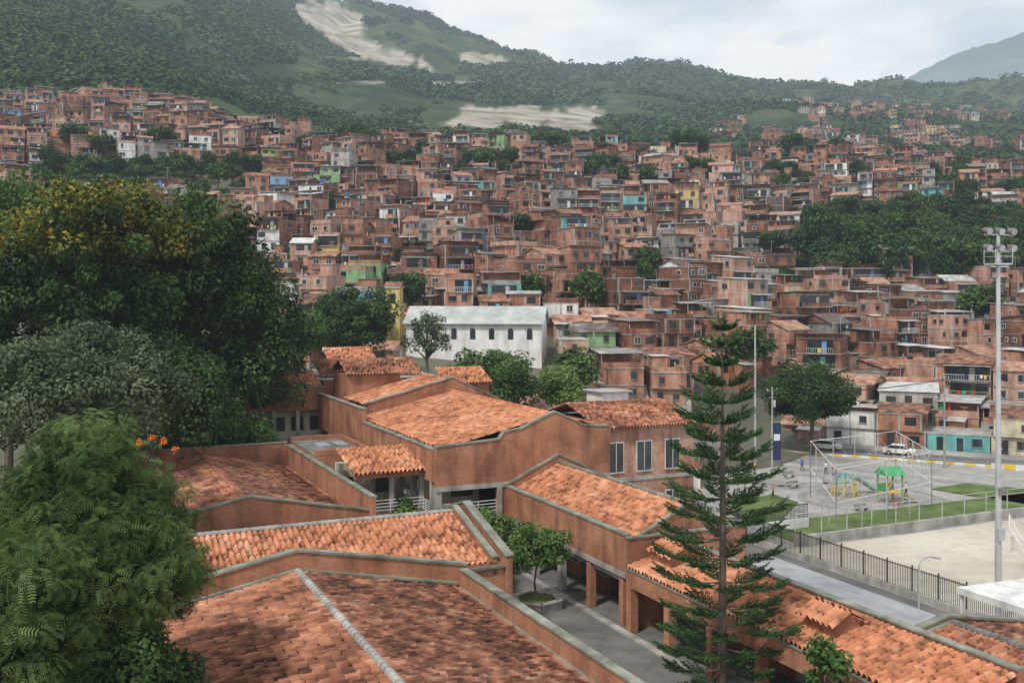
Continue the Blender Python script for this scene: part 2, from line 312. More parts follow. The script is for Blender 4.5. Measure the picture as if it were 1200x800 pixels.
tr('broadleaf_tree',150,800,34,80,80,nc=60,cr=.8,nl=220,size=.25,mat='leaf_dark',seed=18,r0=.2)
V,Q,t=cloud(np.array([W(178,512,35),W(192,516,35),W(163,518,35),W(205,526,35)]),np.array([.12]*4),40,LEAF,.08)
link(bpy.data.objects.new('orange_blossom',npmesh('orange_blossom',V,Q,['flower_orange'],t)))
# mid-distance individual trees
tr('broadleaf_tree',418,378,150,42,48,nc=60,cr=1.8,nl=200,size=.5,mat='leaf_dark',seed=31)
tr('broadleaf_tree',352,392,140,32,32,nc=40,cr=1.6,nl=200,size=.45,mat='leaf_mid',seed=32)
tr('broadleaf_tree',500,392,140,32,32,nc=34,cr=1.0,nl=70,size=.4,mat='leaf_olive',seed=33)
tr('broadleaf_tree',575,440,128,48,28,nc=50,cr=1.5,nl=200,size=.45,mat='leaf_mid',seed=34)
tr('broadleaf_tree',655,455,125,24,24,nc=30,cr=1.2,nl=200,size=.4,mat='leaf_bright',seed=35)
tr('broadleaf_tree',605,452,124,24,22,nc=30,cr=1.2,nl=200,size=.4,mat='leaf_mid',seed=36)
tr('round_shade_tree',952,468,141,56,37,nc=100,cr=1.8,nl=290,size=.42,mat='leaf_dark',seed=37,r0=.4)
tr('broadleaf_tree',1190,440,190,14,30,nc=30,cr=1.4,nl=200,size=.45,mat='leaf_mid',seed=38)
def str_(name,b,a,z0,h,r,**kw):
    x,y,_=S2W(b,a); return tree(name,(x,y,z0),(x,y,z0+h),r,r0=.09,**kw)
str_('courtyard_tree',28.6,66,0,3.4,(1.9,1.9,1.5),nc=45,cr=.55,nl=110,size=.28,mat='leaf_bright',seed=41)
str_('courtyard_tree',28.6,58,0.5,3.4,(2.1,2.1,1.7),nc=50,cr=.5,nl=100,size=.26,mat='leaf_bright',seed=42)
str_('courtyard_tree',23.6,69.5,0,3.6,(1.1,1.1,1.7),nc=28,cr=.5,nl=100,size=.28,mat='leaf_bright',seed=43)
str_('courtyard_tree',28,72.5,0,2.6,(.9,.9,1.5),nc=20,cr=.5,nl=100,size=.25,mat='leaf_mid',seed=44)
str_('shrub',24.0,67,0.3,1.0,(2.0,1.2,.9),nc=28,cr=.45,nl=90,size=.22,mat='leaf_bright',seed=45)
str_('shrub',27.5,69,0,1.0,(1.4,1.0,.7),nc=20,cr=.45,nl=90,size=.2,mat='leaf_mid',seed=46)
str_('shrub',28.4,63,0,.8,(1.0,1.4,.6),nc=20,cr=.4,nl=90,size=.18,mat='leaf_mid',seed=47)
str_('shrub',25.0,48,0,.5,(.5,4,.35),nc=20,cr=.3,nl=60,size=.16,mat='leaf_mid',seed=49)
str_('young_tree',29.6,32.6,0,4.6,(.85,.85,1.2),nc=18,cr=.42,nl=50,size=.30,mat='leaf_bright',seed=48)
# ---------------------------------------------------------------- norfolk pine
def araucaria(px,d,zt,z0=0):
    x=(px-600)*d/F; mb=MB(); H=zt-z0
    mb.cyl((0,0,0),(0.05,0,H*.5),.24,.15,10,'bark',0,False); mb.cyl((0.05,0,H*.5),(0,0,H),.15,.02,8,'bark',0,False)
    P=[];D=[];Ls=[]
    z=2.2; r_=random.Random(5)
    while z<H-.2:
        f=z/H; rad=np.interp(f,[0,.25,.5,.7,.85,.95,1],[3.0,3.1,2.75,2.1,1.4,.75,.3])
        nb=6 if f<.75 else 5; off=r_.random()*6.3
        for k in range(nb):
            a=off+k*2*math.pi/nb+r_.uniform(-.2,.2); L_=rad*r_.uniform(.6,1.15); dip=-.16*(1-f)+.22*f
            if r_.random()<.08: continue
            pts=[]
            for s in np.linspace(0,1,9):
                rr=L_*s; zz=z+L_*(dip*s-.20*s*(1-s)+.14*s**3); pts.append(Vector((math.cos(a)*rr,math.sin(a)*rr,zz)))
            for i in range(8): mb.cyl(pts[i],pts[i+1],.045*(1-i/9),.045*(1-(i+1)/9),4,'bark',0,False)
            out=Vector((math.cos(a),math.sin(a),0)); side=Vector((-math.sin(a),math.cos(a),0))
            nb2=int(3+L_*3.8)
            for i in range(nb2):
                s=.28+.72*(i+.5)/nb2; q=s*8; i0=min(7,int(q)); p=pts[i0].lerp(pts[i0+1],q-i0)
                for sg in(-1,1):
                    dd=(out*.9+side*sg*.8+Vector((0,0,r_.uniform(.0,.35)))).normalized(); ll=(.45+.35*math.sin(math.pi*s))*min(1,L_/2)*r_.uniform(.7,1.2)
                    P.append(p);D.append(dd);Ls.append(ll)
            P.append(pts[8]-out*.3);D.append((out+Vector((0,0,.35))).normalized());Ls.append(.6)
        z+=(.80+.30*(1-f))*r_.uniform(.9,1.12)
    for k in range(5): P.append(Vector((0,0,H-.5)));D.append(Vector((math.cos(k*1.26)*.3,math.sin(k*1.26)*.3,1)).normalized());Ls.append(.8)
    o=mb.build('norfolk_pine_tree',(x,d,z0))
    P=np.array(P);D=np.array(D);Ls=np.array(Ls); n=9
    s=np.tile(np.linspace(0.05,1,n),len(P)); Pr=np.repeat(P,n,0)+np.repeat(D*Ls[:,None],n,0)*s[:,None]; Pr[:,2]+= .10*s*s
    Dr=np.repeat(D,n,0); K=4; Pr=np.repeat(Pr,K,0);Dr=np.repeat(Dr,K,0); NN=len(Pr)
    t=Dr*1.0+rng.normal(size=(NN,3))*.42; t/=np.linalg.norm(t,axis=1)[:,None]; q=rng.normal(size=(NN,3)); b=np.cross(t,q); b/=np.linalg.norm(b,axis=1)[:,None]
    ln=.14;w=.024
    V=np.stack([Pr-b*w,Pr+t*ln-b*w*.5,Pr+t*ln+b*w*.5,Pr+b*w],1).reshape(-1,3)
    Q=np.arange(NN*4).reshape(-1,4)
    tint=np.repeat(rng.uniform(-.3,.3,len(P)),n*K)+rng.uniform(-.15,.15,NN)
    link(bpy.data.objects.new('needles',npmesh('needles',V,Q,['needle'],tint)),o)
    return o
araucaria(846,48,18.9)
# ---------------------------------------------------------------- proto trees for hill
PROT=[]
for k in range(6):
    mb=MB(); C=crown_centers((0,0,5.2),(2.9,2.9,2.5),34,100+k,4)
    V,Q,t=cloud(C,np.random.default_rng(k).uniform(.7,1.2,len(C)),60,LEAF,.62)
    T_=MB(); limbs(T_,(0,0,-1.5),(0,0,5.2),(2.9,2.9,2.5),C,.22,6)
    tv=np.array(T_.v); tf=[f for f in T_.f if len(f)==4]
    V2=np.concatenate([V,tv]); Q2=np.concatenate([Q,np.array(tf)+len(V)]); mi=np.concatenate([np.zeros(len(Q)),np.ones(len(tf))]); tt=np.concatenate([t,np.zeros(len(tf))])
    PROT.append(npmesh('tree',V2,Q2,[('leaf_dark','leaf_mid','leaf_dark','leaf_bright','leaf_forest','leaf_mid')[k],'bark'],tt,mi))
def ptree(x,y,s,parent=None,name='tree',k=None,z=None):
    o=bpy.data.objects.new(name,random.choice(PROT) if k is None else PROT[k]); o.location=(x,y,float(hz(x,y)) if z is None else z); o.scale=(s*random.uniform(.85,1.2),s*random.uniform(.85,1.2),s*random.uniform(.85,1.15)); o.rotation_euler=(0,0,random.random()*6.3); link(o,parent); return o
def forest(name,n,dlo,dhi,pxlo,pxhi,thr,size,leafn,mask=None,mat='leaf_forest',lsz=.5,grow=1.0):
    d=np.exp(rng.uniform(math.log(dlo),math.log(dhi),n*4)); px=rng.uniform(pxlo,pxhi,n*4); x=(px-600)*d/F
    g=.6*fbm(x/120+3,d/150+8,4)+.4*fbm(x/35+3,d/60+8,3)+rng.normal(size=len(d))*.02
    keep=g>thr
    z=hz(x,d); py=350-(z-CZ)*F/d
    if mask is not None: keep&=mask(px,py,d)
    x=x[keep][:n];d=d[keep][:n];z=z[keep][:n]
    s=size*rng.uniform(.4,1.5,len(x))*(1+grow*np.clip((d-600)/1400,0,1))
    C=np.stack([x,d,z+s*.3],-1)
    V,Q,t=cloud(C,s,leafn,FLEAF,s*lsz,flat=1.0,shell=.75,tspread=.35,lift=.25,nrand=.16)
    link(bpy.data.objects.new(name,npmesh(name,V,Q,[mat],t)))
def nosoil(px,py,d):
    k=np.ones(len(px),bool)
    for (cx,cy,rx,ry,ang,st) in SOILS:
        a=math.radians(ang); u=(px-cx)*math.cos(a)+(py-cy)*math.sin(a); v=-(px-cx)*math.sin(a)+(py-cy)*math.cos(a); k&=((u/rx)**2+(v/ry)**2)>1
    return k
forest('hillside_forest',7500,445,1000,-150,1350,.455,2.5,34,nosoil)
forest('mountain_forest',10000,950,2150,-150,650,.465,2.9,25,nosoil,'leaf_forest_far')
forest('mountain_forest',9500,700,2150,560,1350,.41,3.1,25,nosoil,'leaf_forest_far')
forest('hillside_forest',6500,450,900,-200,215,.30,3.0,34,None)
forest('hillside_forest',3500,440,660,560,1300,.36,2.4,34,nosoil)
forest('hillside_forest',2500,900,1700,215,345,.30,3.0,30,lambda px,py,d:(py<75))
# ---------------------------------------------------------------- houses
PAINTS=list(PA); PW=[36,12,6,7,3,6,6,4,4,10]
CLO=list(CL)
def window(b,x,z,w,h,yf,side,fr):
    def bx(u0,u1,dep,z0,z1,m,t=None):
        if side=='f': b.box(u0,u1,yf-dep,yf+.02,z0,z1,m,t)
        elif side=='l': b.box(yf-dep,yf+.02,u0,u1,z0,z1,m,t)
        else: b.box(yf-.02,yf+dep,u0,u1,z0,z1,m,t)
    if fr: bx(x-w/2-.09,x+w/2+.09,.05,z-.09,z+h+.09,fr)
    bx(x-w/2,x+w/2,.075,z,z+h,'dark_glass_and_shade')
    if fr and w>.9:
        bx(x-.03,x+.03,.10,z,z+h,fr)
    bx(x-w/2-.12,x+w/2+.12,.14,z-.16,z-.1,'concrete')
def house(x,y,z,yaw,w,dp,ns,pfac=.16,roof=None,col=None,name='brick_house',near=False):
    b=MB(); R=random.random; U=random.uniform
    fh=2.6; y0=-dp/2;y1=dp/2;x0=-w/2;x1=w/2
    paint=col or (random.choices(PAINTS,PW)[0] if R()<pfac else None)
    wallm='house_brick' if R()<.9 else 'house_render'
    fr=random.choices(['white_paint','concrete_dark',None,'paint_blue','dark_metal'],[38,22,20,4,16])[0]
    b.box(x0,x1,y0,y1,-6,0,random.choice(['house_brick','concrete','house_brick']))
    zz=0
    conc=R()<.45
    for s in range(ns):
        fo=U(0,.7) if s>0 and R()<.6 else 0
        yf=y0-fo
        ins=U(0,.25)*w if (s==ns-1 and s>0 and R()<.35) else 0
        xa,xb=(x0+ins,x1) if R()<.5 else (x0,x1-ins)
        b.box(xa,xb,yf,y1,zz,zz+fh-.16,wallm)
        b.box(xa-.07,xb+.07,yf-.09,y1+.05,zz+fh-.16,zz+fh,'concrete')
        if paint and (R()<.8):
            b.box(xa+.002,xb-.002,yf-.03,yf+.01,zz+.02,zz+fh-.17,paint)
            if R()<.35: b.box(xb-.01,xb+.03,yf,y1-.1,zz+.02,zz+fh-.17,paint)
        if conc:
            for cx in np.linspace(xa,xb-.22,3 if w>6 else 2): b.box(cx-.01,cx+.23,yf-.05,yf+.2,zz,zz+fh-.17,'concrete')
        yw=yf-(.032 if paint else 0)
        typ=R()
        if typ<.34 and s>0:
            bw=U(.45,.9)*(xb-xa); bx0=U(xa+.1,max(xa+.11,xb-bw-.05))
            b.box(bx0,bx0+bw,yw-.06,yw+.02,zz+.05,zz+2.25,'dark_glass_and_shade',-.3)  # flush dark panel painted as the shade inside a balcony recess
            b.box(bx0+bw*.55,bx0+bw*.55+.8,yw-.1,yw,zz+.05,zz+2.05,random.choice(['white_paint','paint_blue','bark','concrete','paint_teal']))
            b.box(bx0-.1,bx0+bw+.1,yw-1.0,yw,zz-.12,zz+.03,'concrete')
            rm=random.choice(['white_paint','dark_metal','house_brick','house_brick','galvanised','paint_green'])
            if rm=='house_brick': b.box(bx0-.08,bx0+bw+.08,yw-.98,yw-.84,zz+.03,zz+.85,rm)
            else:
                b.box(bx0-.08,bx0+bw+.08,yw-.96,yw-.91,zz+.85,zz+.92,rm)
                k=int(bw/.35)
                for i in range(k+1):
                    xx=bx0-.06+i*(bw+.08)/k; b.box(xx,xx+.05,yw-.955,yw-.915,zz+.03,zz+.85,rm)
            if R()<.5:
                for i in range(random.randint(2,5)):
                    xx=U(bx0,bx0+bw-.5); b.box(xx,xx+U(.25,.6),yw-1.03,yw-1.0,zz+U(.1,.5),zz+.95,random.choice(CLO))
            if R()<.4: b.prism([(yw-1.2,zz+2.25),(yw,zz+2.4),(yw,zz+2.46),(yw-1.2,zz+2.31)],'x',bx0-.2,bx0+bw+.2,'zinc')
        else:
            k=max(1,int((xb-xa)/2.5)); 
            for i in range(k):
                if R()<.15: continue
                xc=xa+(i+.5)*(xb-xa)/k+U(-.35,.35)
                if s==0 and R()<.4: window(b,xc,.05,.85,2.0,yw,'f',fr)
                elif R()<.15: b.box(xc-.8,xc+.8,yw-.04,yw+.02,zz+.9,zz+2.1,'dark_glass_and_shade',-.4)
                else: window(b,xc,zz+.95,U(.7,1.5),U(.8,1.2),yw,'f',fr)
        for sd,xp in(('l',xa),('r',xb)):
            if R()<.6:
                for i in range(random.randint(1,2)): window(b,U(y0+1.2,y1-1.5),zz+1.0,U(.5,1.1),U(.6,1.0),xp if not(paint) else (xp-.0 if sd=='l' else xp+.035),sd,fr)
        zz+=fh
    if R()<.3:
        xa=U(x0,0); wa=U(.35,.5)*w; b.box(xa,xa+wa,y0-U(1.6,2.4),y0-.01,-5,2.15,random.choice(['house_brick','house_brick','house_render']))
        b.prism([(y0-2.9,2.2),(y0-.1,2.5),(y0-.1,2.57),(y0-2.9,2.27)],'x',xa-.2,xa+wa+.2,'zinc')
    rt=roof or random.choices(['zinc','slab','tile','terrace','gable'],[36,24,12,22,6])[0]
    if rt=='zinc':
        s1=U(.3,.9)*random.choice((-1,1,1)); ov=.45
        b.prism([(y0-ov-.5,zz+.12+max(0,-s1)),(y1+ov,zz+.12+max(0,s1)),(y1+ov,zz+.2+max(0,s1)),(y0-ov-.5,zz+.2+max(0,-s1))],'x',x0-.25,x1+.25,'zinc')
        b.prism([(y0,zz),(y1,zz),(y1,zz+.11+max(0,s1)),(y0,zz+.11+max(0,-s1))],'x',x0+.02,x1-.02,wallm)
        for i in range(random.randint(0,5)): 
            xx=U(x0,x1-.3);yy=U(y0,y1-.3);zr=zz+.2+ (max(0,-s1)+(max(0,s1)-max(0,-s1))*(yy-y0)/dp); b.box(xx,xx+.25,yy,yy+.2,zr-.05,zr+.14,random.choice(['house_brick','concrete']))
    elif rt in('tile','gable'):
        hh=U(.9,1.5); m_='house_tile' if rt=='tile' or R()<.5 else 'zinc'
        b.prism([(y0,zz),(y1,zz),(0,zz+hh)],'x',x0+.02,x1-.02,'house_brick' if not paint else paint)
        for sg in(-1,1):
            ye=(y1+.5)*sg; ze=zz-hh*.5/(dp/2)+.06
            b.prism([(0,zz+hh+.06),(ye,ze),(ye,ze+.12),(0,zz+hh+.18)],'x',x0-.3,x1+.3,m_)
    elif rt=='slab':
        if R()<.7:
            ph=U(.4,1.0)
            b.box(x0,x1,y0,y0+.15,zz,zz+ph,wallm);b.box(x0,x0+.15,y0+.15,y1,zz,zz+ph,wallm);b.box(x1-.15,x1,y0+.15,y1,zz,zz+ph,wallm)
        for i in range(random.randint(0,4)):
            xx=random.choice((x0+.1,x1-.3));yy=random.choice((y0+.1,y1-.3)); b.box(xx,xx+.2,yy,yy+.2,zz,zz+U(.8,1.4),'concrete')
        if R()<.4: 
            xa=U(x0+.3,0);b.box(xa,xa+w*.45,0,y1-.1,zz,zz+2.2,'house_brick');b.box(xa-.2,xa+w*.45+.2,-.25,y1,zz+2.2,zz+2.28,'zinc')
    else:
        for xx in(x0+.05,x1-.2): 
            for yy in(y0+.05,y1-.2): b.box(xx,xx+.13,yy,yy+.13,zz,zz+2.2,'concrete')
        b.box(x0,x1,y0+.01,y0+.16,zz,zz+U(.6,.95),wallm); b.box(x0,x1,y1-.15,y1,zz,zz+2.15,'house_brick')
        f=U(.0,.5)*dp
        b.box(x0+.01,x1-.01,y0+f+.3,y1-.2,zz,zz+2.1,'house_brick') if R()<.5 else None
        b.prism([(y0-.5,zz+2.2),(y1+.3,zz+2.55),(y1+.3,zz+2.63),(y0-.5,zz+2.28)],'x',x0-.3,x1+.3,'zinc')
        if R()<.6:
            for i in range(random.randint(2,6)):
                xx=U(x0+.2,x1-.8); b.box(xx,xx+U(.3,.8),y0+.2,y0+.22,zz+1.0,zz+2.0,random.choice(CLO))
    if R()<.2 and rt in('slab','zinc'):
        xx=U(x0+.8,x1-.8);yy=U(y0+1,y1-1); tm=random.choice(['tank_black','tank_blue','tank_black']); zt=zz+(.9 if rt=='zinc' else .3)
        b.box(xx-.5,xx+.5,yy-.5,yy+.5,zz,zt,'concrete'); b.cyl((xx,yy,zt),(xx,yy,zt+1.0),.5,.55,10,tm); b.cyl((xx,yy,zt+1.0),(xx,yy,zt+1.2),.5,.2,10,tm)
    if R()<.25:
        xx=U(x0+.3,x1-.3); b.box(xx,xx+.04,0,.04,zz,zz+3.6,'galvanised'); b.box(xx-.5,xx+.5,0.0,.04,zz+3.4,zz+3.44,'galvanised')
    if R()<.3:
        for i in range(8): b.box(x1+.05,x1+.9,y0+i*.3,y0+i*.3+.3,-1,.3*(i+1),'concrete')
    return b.build(name,(x,y,z),yaw)
def green_at(px,py):
    def el(cx,cy,rx,ry): return ((px-cx)/rx)**2+((py-cy)/ry)**2<1
    return (el(190,222,95,22) or el(95,226,60,18) or el(1085,292,135,36) or el(640,325,30,9) or el(420,180,28,12) or el(560,205,42,9)
        or el(700,215,24,8) or el(925,225,24,14) or el(255,232,40,10) or el(830,212,22,6) or el(360,300,16,7) or el(960,330,30,25) or el(610,290,22,7) or el(480,205,20,12) or el(870,350,24,6) or el(660,372,30,8))
nh=0; vac=[]
d=122.0
while d<436:
    x=-.60*d+random.uniform(0,5)
    while x<.62*d:
        w=random.uniform(4.4,8.6); xc=x+w/2; yj=d+random.uniform(-1.8,1.8)
        px=600+F*xc/yj; z=float(hz(xc,yj)); py=350-(z-CZ)*F/yj
        x+=w+random.choice([.05,.1,.3,.6,1.4])
        if px<335 and py>345: continue
        if yj<154 and not (600<px<845 and yj<148): continue
        if yj<154 and px>800 and yj>140: continue
        if 154<yj<166 and px>790: continue
        if 154<=yj<160 and px<700: continue
        if 462<px<655 and 150<yj<190: continue
        if px>1000 and yj<176: continue
        if yj>405 and px>330 and py<190+.02*(px-400): 
            if random.random()<.5: continue
        if px>1040 and py<240 and random.random()<.22: vac.append((xc,yj)); continue
        if green_at(px,py): vac.append((xc,yj)); continue
        if random.random()<.05: vac.append((xc,yj)); continue
        yaw=.9*(float(vn(np.array(xc/45+50),np.array(yj/45+9)))-.5)*1.8+random.uniform(-.16,.16)
        ns=random.choices([1,2,3,4],[22,40,28,10])[0]
        if yj<200: ns=random.choices([1,2,3],[42,42,16])[0]
        if yj<154: ns=random.choices([1,2],[60,40])[0]
        rf=None
        if yj<190 and random.random()<.4: rf='tile'
        house(xc,yj,max(z,-2.2)+random.uniform(-.6,1.1)*(yj>154),yaw,w,random.uniform(5.5,8.8),ns,.20 if yj>230 else .27,rf); nh+=1
    d+=8.6+ max(0,(d-154))*.008
print('houses',nh,'t',time.time()-T0)
for (xv,yv) in vac:
    pxv=600+F*xv/yv
    for k in range(3 if pxv>950 and yv<300 else random.randint(1,2)):
        ptree(xv+random.uniform(-3,3),yv+random.uniform(-3,3),random.uniform(.6,1.25) if pxv<950 else random.uniform(.8,1.4),k=random.choice([0,2,0,1,5,4]) )
for (px,py,d,s) in [(415,165,405,2.0),(425,170,400,1.6),(405,170,400,1.5),(805,180,415,2.2),(815,180,420,2),(790,185,418,1.6),(715,175,425,1.8),(735,178,425,1.5),(695,178,425,1.3),(640,168,428,1.6),(620,168,428,1.3),(655,168,428,1.4),(930,178,430,1.7),(950,182,430,1.5),(985,190,430,1.8),(760,182,425,1.4),(190,195,330,1.6),(120,180,320,1.7),(90,185,330,1.5),(60,205,300,1.5)]:
    ptree((px-600)*d/F,d,s,k=random.choice([0,2]))
wd=bpy.data.objects.new('woodland',None); link(wd)
for i in range(190):
    d=random.uniform(205,310); px=random.uniform(960,1330)
    if px<1010 and d>280: continue
    xx=(px-600)*d/F; zz=float(hz(xx,d)); py=350-(zz-CZ)*F/d
    if 250<py<350: ptree(xx,d,random.uniform(1.0,1.75),wd,'woodland_tree',random.choice([0,0,2,4,1]))
for i in range(260):
    d=random.uniform(600,1250); px=random.uniform(840,1240); xx=(px-600)*d/F; zz=float(hz(xx,d))
    if vn(np.array(xx/60),np.array(d/60))<.45: continue
    house(xx,d,zz+3,random.uniform(-.5,.5),random.uniform(6,10),8,random.choice([1,2,2]),.25,random.choice(['zinc','slab']))
for i in range(90):
    d=random.uniform(425,480); px=random.uniform(960,1080); xx=(px-600)*d/F; zz=float(hz(xx,d))
    house(xx,d,zz,random.uniform(-.2,.2),random.uniform(6,8),7,random.choice([2,3,3]),.2,random.choice(['zinc','slab']),col=random.choice(['paint_pink',None,None]))
print('hill done',time.time()-T0)
# ---------------------------------------------------------------- tile roofs (real barrel-tile relief)
def tile_roof(name,e0,e1,r0,r1,parent,mat='clay_tile',tw=.33,tl=.44):
    e0,e1,r0,r1=[np.array(p,float) for p in(e0,e1,r0,r1)]
    L_=np.linalg.norm(e1-e0); H=np.linalg.norm((r0+r1)/2-(e0+e1)/2); n=max(2,int(L_/tw)); mrow=max(2,int(H/tl)); K=8
    nrm=np.cross(e1-e0,(r0+r1)/2-e0); nrm/=np.linalg.norm(nrm); 
    if nrm[2]<0: nrm=-nrm
    s=np.linspace(0,n,n*K+1); fr_=s-np.floor(s)
    prof=.13*np.sqrt(np.clip(1-((fr_-.5)/.36)**2,0,1))+.02*np.abs(fr_-.5)
    rows=[];offs=[]
    for j in range(mrow): rows+= [j/mrow,(j+.999)/mrow]; offs+= [.07,0.0]
    rows=np.array(rows);offs=np.array(offs)
    Sg,Rg=np.meshgrid(s/n,rows)
    ci=np.minimum(np.floor(s).astype(int),n)
    cj=rng.normal(size=n+1)*.014; wob=cj[ci]
    rj=np.repeat(rng.normal(size=(mrow,n+1))*.015,2,0)[:,ci]
    slip=np.repeat(rng.normal(size=(mrow,n+1))*.09/mrow,2,0)[:,ci]
    Rg=np.clip(Rg+slip,-.003,1)
    base=(e0[None,None]*(1-Sg)[...,None]+e1[None,None]*Sg[...,None])*(1-Rg)[...,None]+(r0[None,None]*(1-Sg)[...,None]+r1[None,None]*Sg[...,None])*Rg[...,None]
    h=prof[None]+offs[:,None]*(prof[None]>.05)+rj+wob[None]*.5
    sag=.06*(fbm(Sg*L_/4+e0[0],Rg*H/4+e0[1],2)-.4)
    V=base+(h+sag)[...,None]*nrm
    ny,nx=V.shape[:2]; ii=np.arange(ny*nx).reshape(ny,nx); Q=np.stack([ii[:-1,:-1],ii[:-1,1:],ii[1:,1:],ii[1:,:-1]],-1)
    cc,rr=np.meshgrid(np.arange(n),np.arange(mrow)); patch=(fbm(cc/9.+e0[0],rr/5.+e0[1],3)-.44)*.8
    tt=rng.normal(size=(mrow,n))*.19+(rng.random((mrow,n))<.07)*-.4+(rng.random((mrow,n))<.06)*.35+patch
    tr_=np.repeat(np.repeat(tt,2,0)[:ny-1],K,1)-.4*np.tile((np.abs((np.arange(K)+.5)/K-.5)>.36),n)[None]  # valleys between barrels tinted darker, shade put into the tile colour
    me=npmesh(name,V.reshape(-1,3),Q.reshape(-1,4),[mat],tr_.ravel())
    o=bpy.data.objects.new(name,me); link(o,parent); return o
def ridge(b,p0,p1,mat='concrete',r=.16):
    p0=Vector(p0);p1=Vector(p1);n=max(1,int((p1-p0).length/.45))
    for i in range(n): b.cyl(p0.lerp(p1,i/n),p0.lerp(p1,(i+1.02)/n),r*1.15,r*.9,8,mat,random.uniform(-.3,.3),True)
def gable_end_y(b,x0,xm,x1,y0,y1,zb,ze,zp,ov=1.0,mat='school_brick'):
    b.prism([(x0,zb),(x1,zb),(x1,ze),(xm,zp),(x0,ze)],'y',y0,y1,mat)
    ym=(y0+y1)/2
    b.beam((x0-.05,ym,ze+.05),(xm,ym,zp+.05),y1-y0+.16,.12,'coping'); b.beam((xm,ym,zp+.05),(x1+.05,ym,ze+.05),y1-y0+.16,.12,'coping')
def gable_end_x(b,y0,ym,y1,x0,x1,zb,ze,zp,mat='school_brick'):
    b.prism([(y0,zb),(y1,zb),(y1,ze),(ym,zp),(y0,ze)],'x',x0,x1,mat)
    xm=(x0+x1)/2
    b.beam((xm,y0-.05,ze+.05),(xm,ym,zp+.05),x1-x0+.16,.12,'coping'); b.beam((xm,ym,zp+.05),(xm,y1+.05,ze+.05),x1-x0+.16,.12,'coping')
def railing(b,p0,p1,h=1.0,mat='white_paint',step=1.2,rails=4,th=.05):
    p0=Vector(p0);p1=Vector(p1);L_=(p1-p0).length;n=max(1,int(L_/step))
    for i in range(n+1):
        p=p0.lerp(p1,i/n); b.beam(p,p+Vector((0,0,h)),th,th,mat)
    for k in range(rails):
        zz=Vector((0,0,h*(k+1)/rails)); b.beam(p0+zz,p1+zz,th*.8,th*.8,mat)
SB='school_brick'
# A
b=MB(); b.box(2,20.18,20,50.38,-2.5,4.2,SB); gable_end_y(b,2,11.3,20.6,50.4,50.75,3,5.45,7.2)
b.beam((2.2,50.25,4.6),(11.3,50.25,6.3),.3,.12,'coping'); b.beam((11.3,50.25,6.3),(20,50.25,4.6),.3,.12,'coping')
b.box(20.2,20.55,20,50.38,-2.5,5.25,SB); b.box(20.13,20.62,20,50.35,5.25,5.35,'coping'); b.box(19.75,20.19,20,50.2,4.2,4.4,'coping')
b.box(21.4,21.7,20,52.5,-2.5,4.3,SB); b.box(21.34,21.76,20,52.5,4.3,4.4,'coping'); b.box(20.56,21.39,20,52.9,3.4,3.6,'concrete_dark')
ridge(b,(11.3,20,6.27),(11.3,50.2,6.27),'concrete',.17)
A=b.build('school_building',(0,0,0),TH)
tile_roof('tile_roof',(2.0,22,4.38),(2.0,50.1,4.38),(11.25,22,6.15),(11.25,50.1,6.15),A)
tile_roof('tile_roof',(19.8,22,4.38),(19.8,50.1,4.38),(11.35,22,6.15),(11.35,50.1,6.15),A)
# B
b=MB(); b.box(3,24,53.2,65.5,-2.5,4.5,SB); gable_end_x(b,52.6,59.3,66,24.02,24.4,-2.5,5.0,6.95); gable_end_x(b,52.9,59.3,65.6,23.3,23.55,4,4.95,6.75)
b.box(20.6,24.0,52.9,53.18,0,4.7,SB); b.box(2.8,24,52.7,53.1,4.4,4.55,'coping'); b.box(2.8,24.0,65.5,66.2,4.4,4.6,'coping')
ridge(b,(3,59.3,6.48),(23.3,59.3,6.48),'concrete',.15)
B=b.build('school_building',(0,0,0),TH)
tile_roof('tile_roof',(3,52.9,4.6),(23.3,52.9,4.6),(3,59.25,6.35),(23.3,59.25,6.35),B,'clay_tile_new')
tile_roof('tile_roof',(3,65.8,4.6),(23.3,65.8,4.6),(3,59.35,6.35),(23.3,59.35,6.35),B)
# C
b=MB(); b.box(4,19.9,67.3,93,-2.5,4.3,SB); gable_end_y(b,4,12,20,66.9,67.25,3,5.3,6.9); b.beam((4.2,67.4,4.6),(12,67.4,6.3),.3,.12,'coping'); b.beam((12,67.4,6.3),(19.8,67.4,4.6),.3,.12,'coping')
b.box(20.02,20.35,66.2,93.3,-2.5,6.3,SB); b.box(19.96,20.42,66.2,93.3,6.3,6.42,'coping'); b.box(4,20,93.02,93.3,-2.5,6.6,SB); b.box(4,20,92.98,93.36,6.6,6.7,'coping')
ridge(b,(12,67.5,6.27),(12,92.9,6.27),'clay_tile',.16)
C_=b.build('school_building',(0,0,0),TH)
tile_roof('tile_roof',(4,67.5,4.4),(4,92.9,4.4),(11.95,67.5,6.15),(11.95,92.9,6.15),C_)
tile_roof('tile_roof',(19.8,67.5,4.4),(19.8,92.9,4.4),(12.05,67.5,6.15),(12.05,92.9,6.15),C_)
# D flat roofed block
b=MB(); b.box(20.4,25.2,84,93.4,-2.5,6.6,SB); b.box(20.4,25.2,84.3,93.1,6.6,6.7,'concrete_dark')
for q in[(20.4,25.2,83.98,84.28),(20.4,25.2,93.1,93.4)]: b.box(q[0],q[1],q[2],q[3],6.6,7.1,SB)
b.box(24.9,25.22,84.28,93.1,6.6,7.1,SB)
for k in range(2): b.box(21.6+k*1.6,22.6+k*1.6,87,89.5,6.7,7.0,'zinc_clean')
for k in range(5): b.box(21+k*.8,21.5+k*.8,83.9,83.98,3.6,4.6,'dark_glass_and_shade')
b.build('school_annex',(0,0,0),TH)
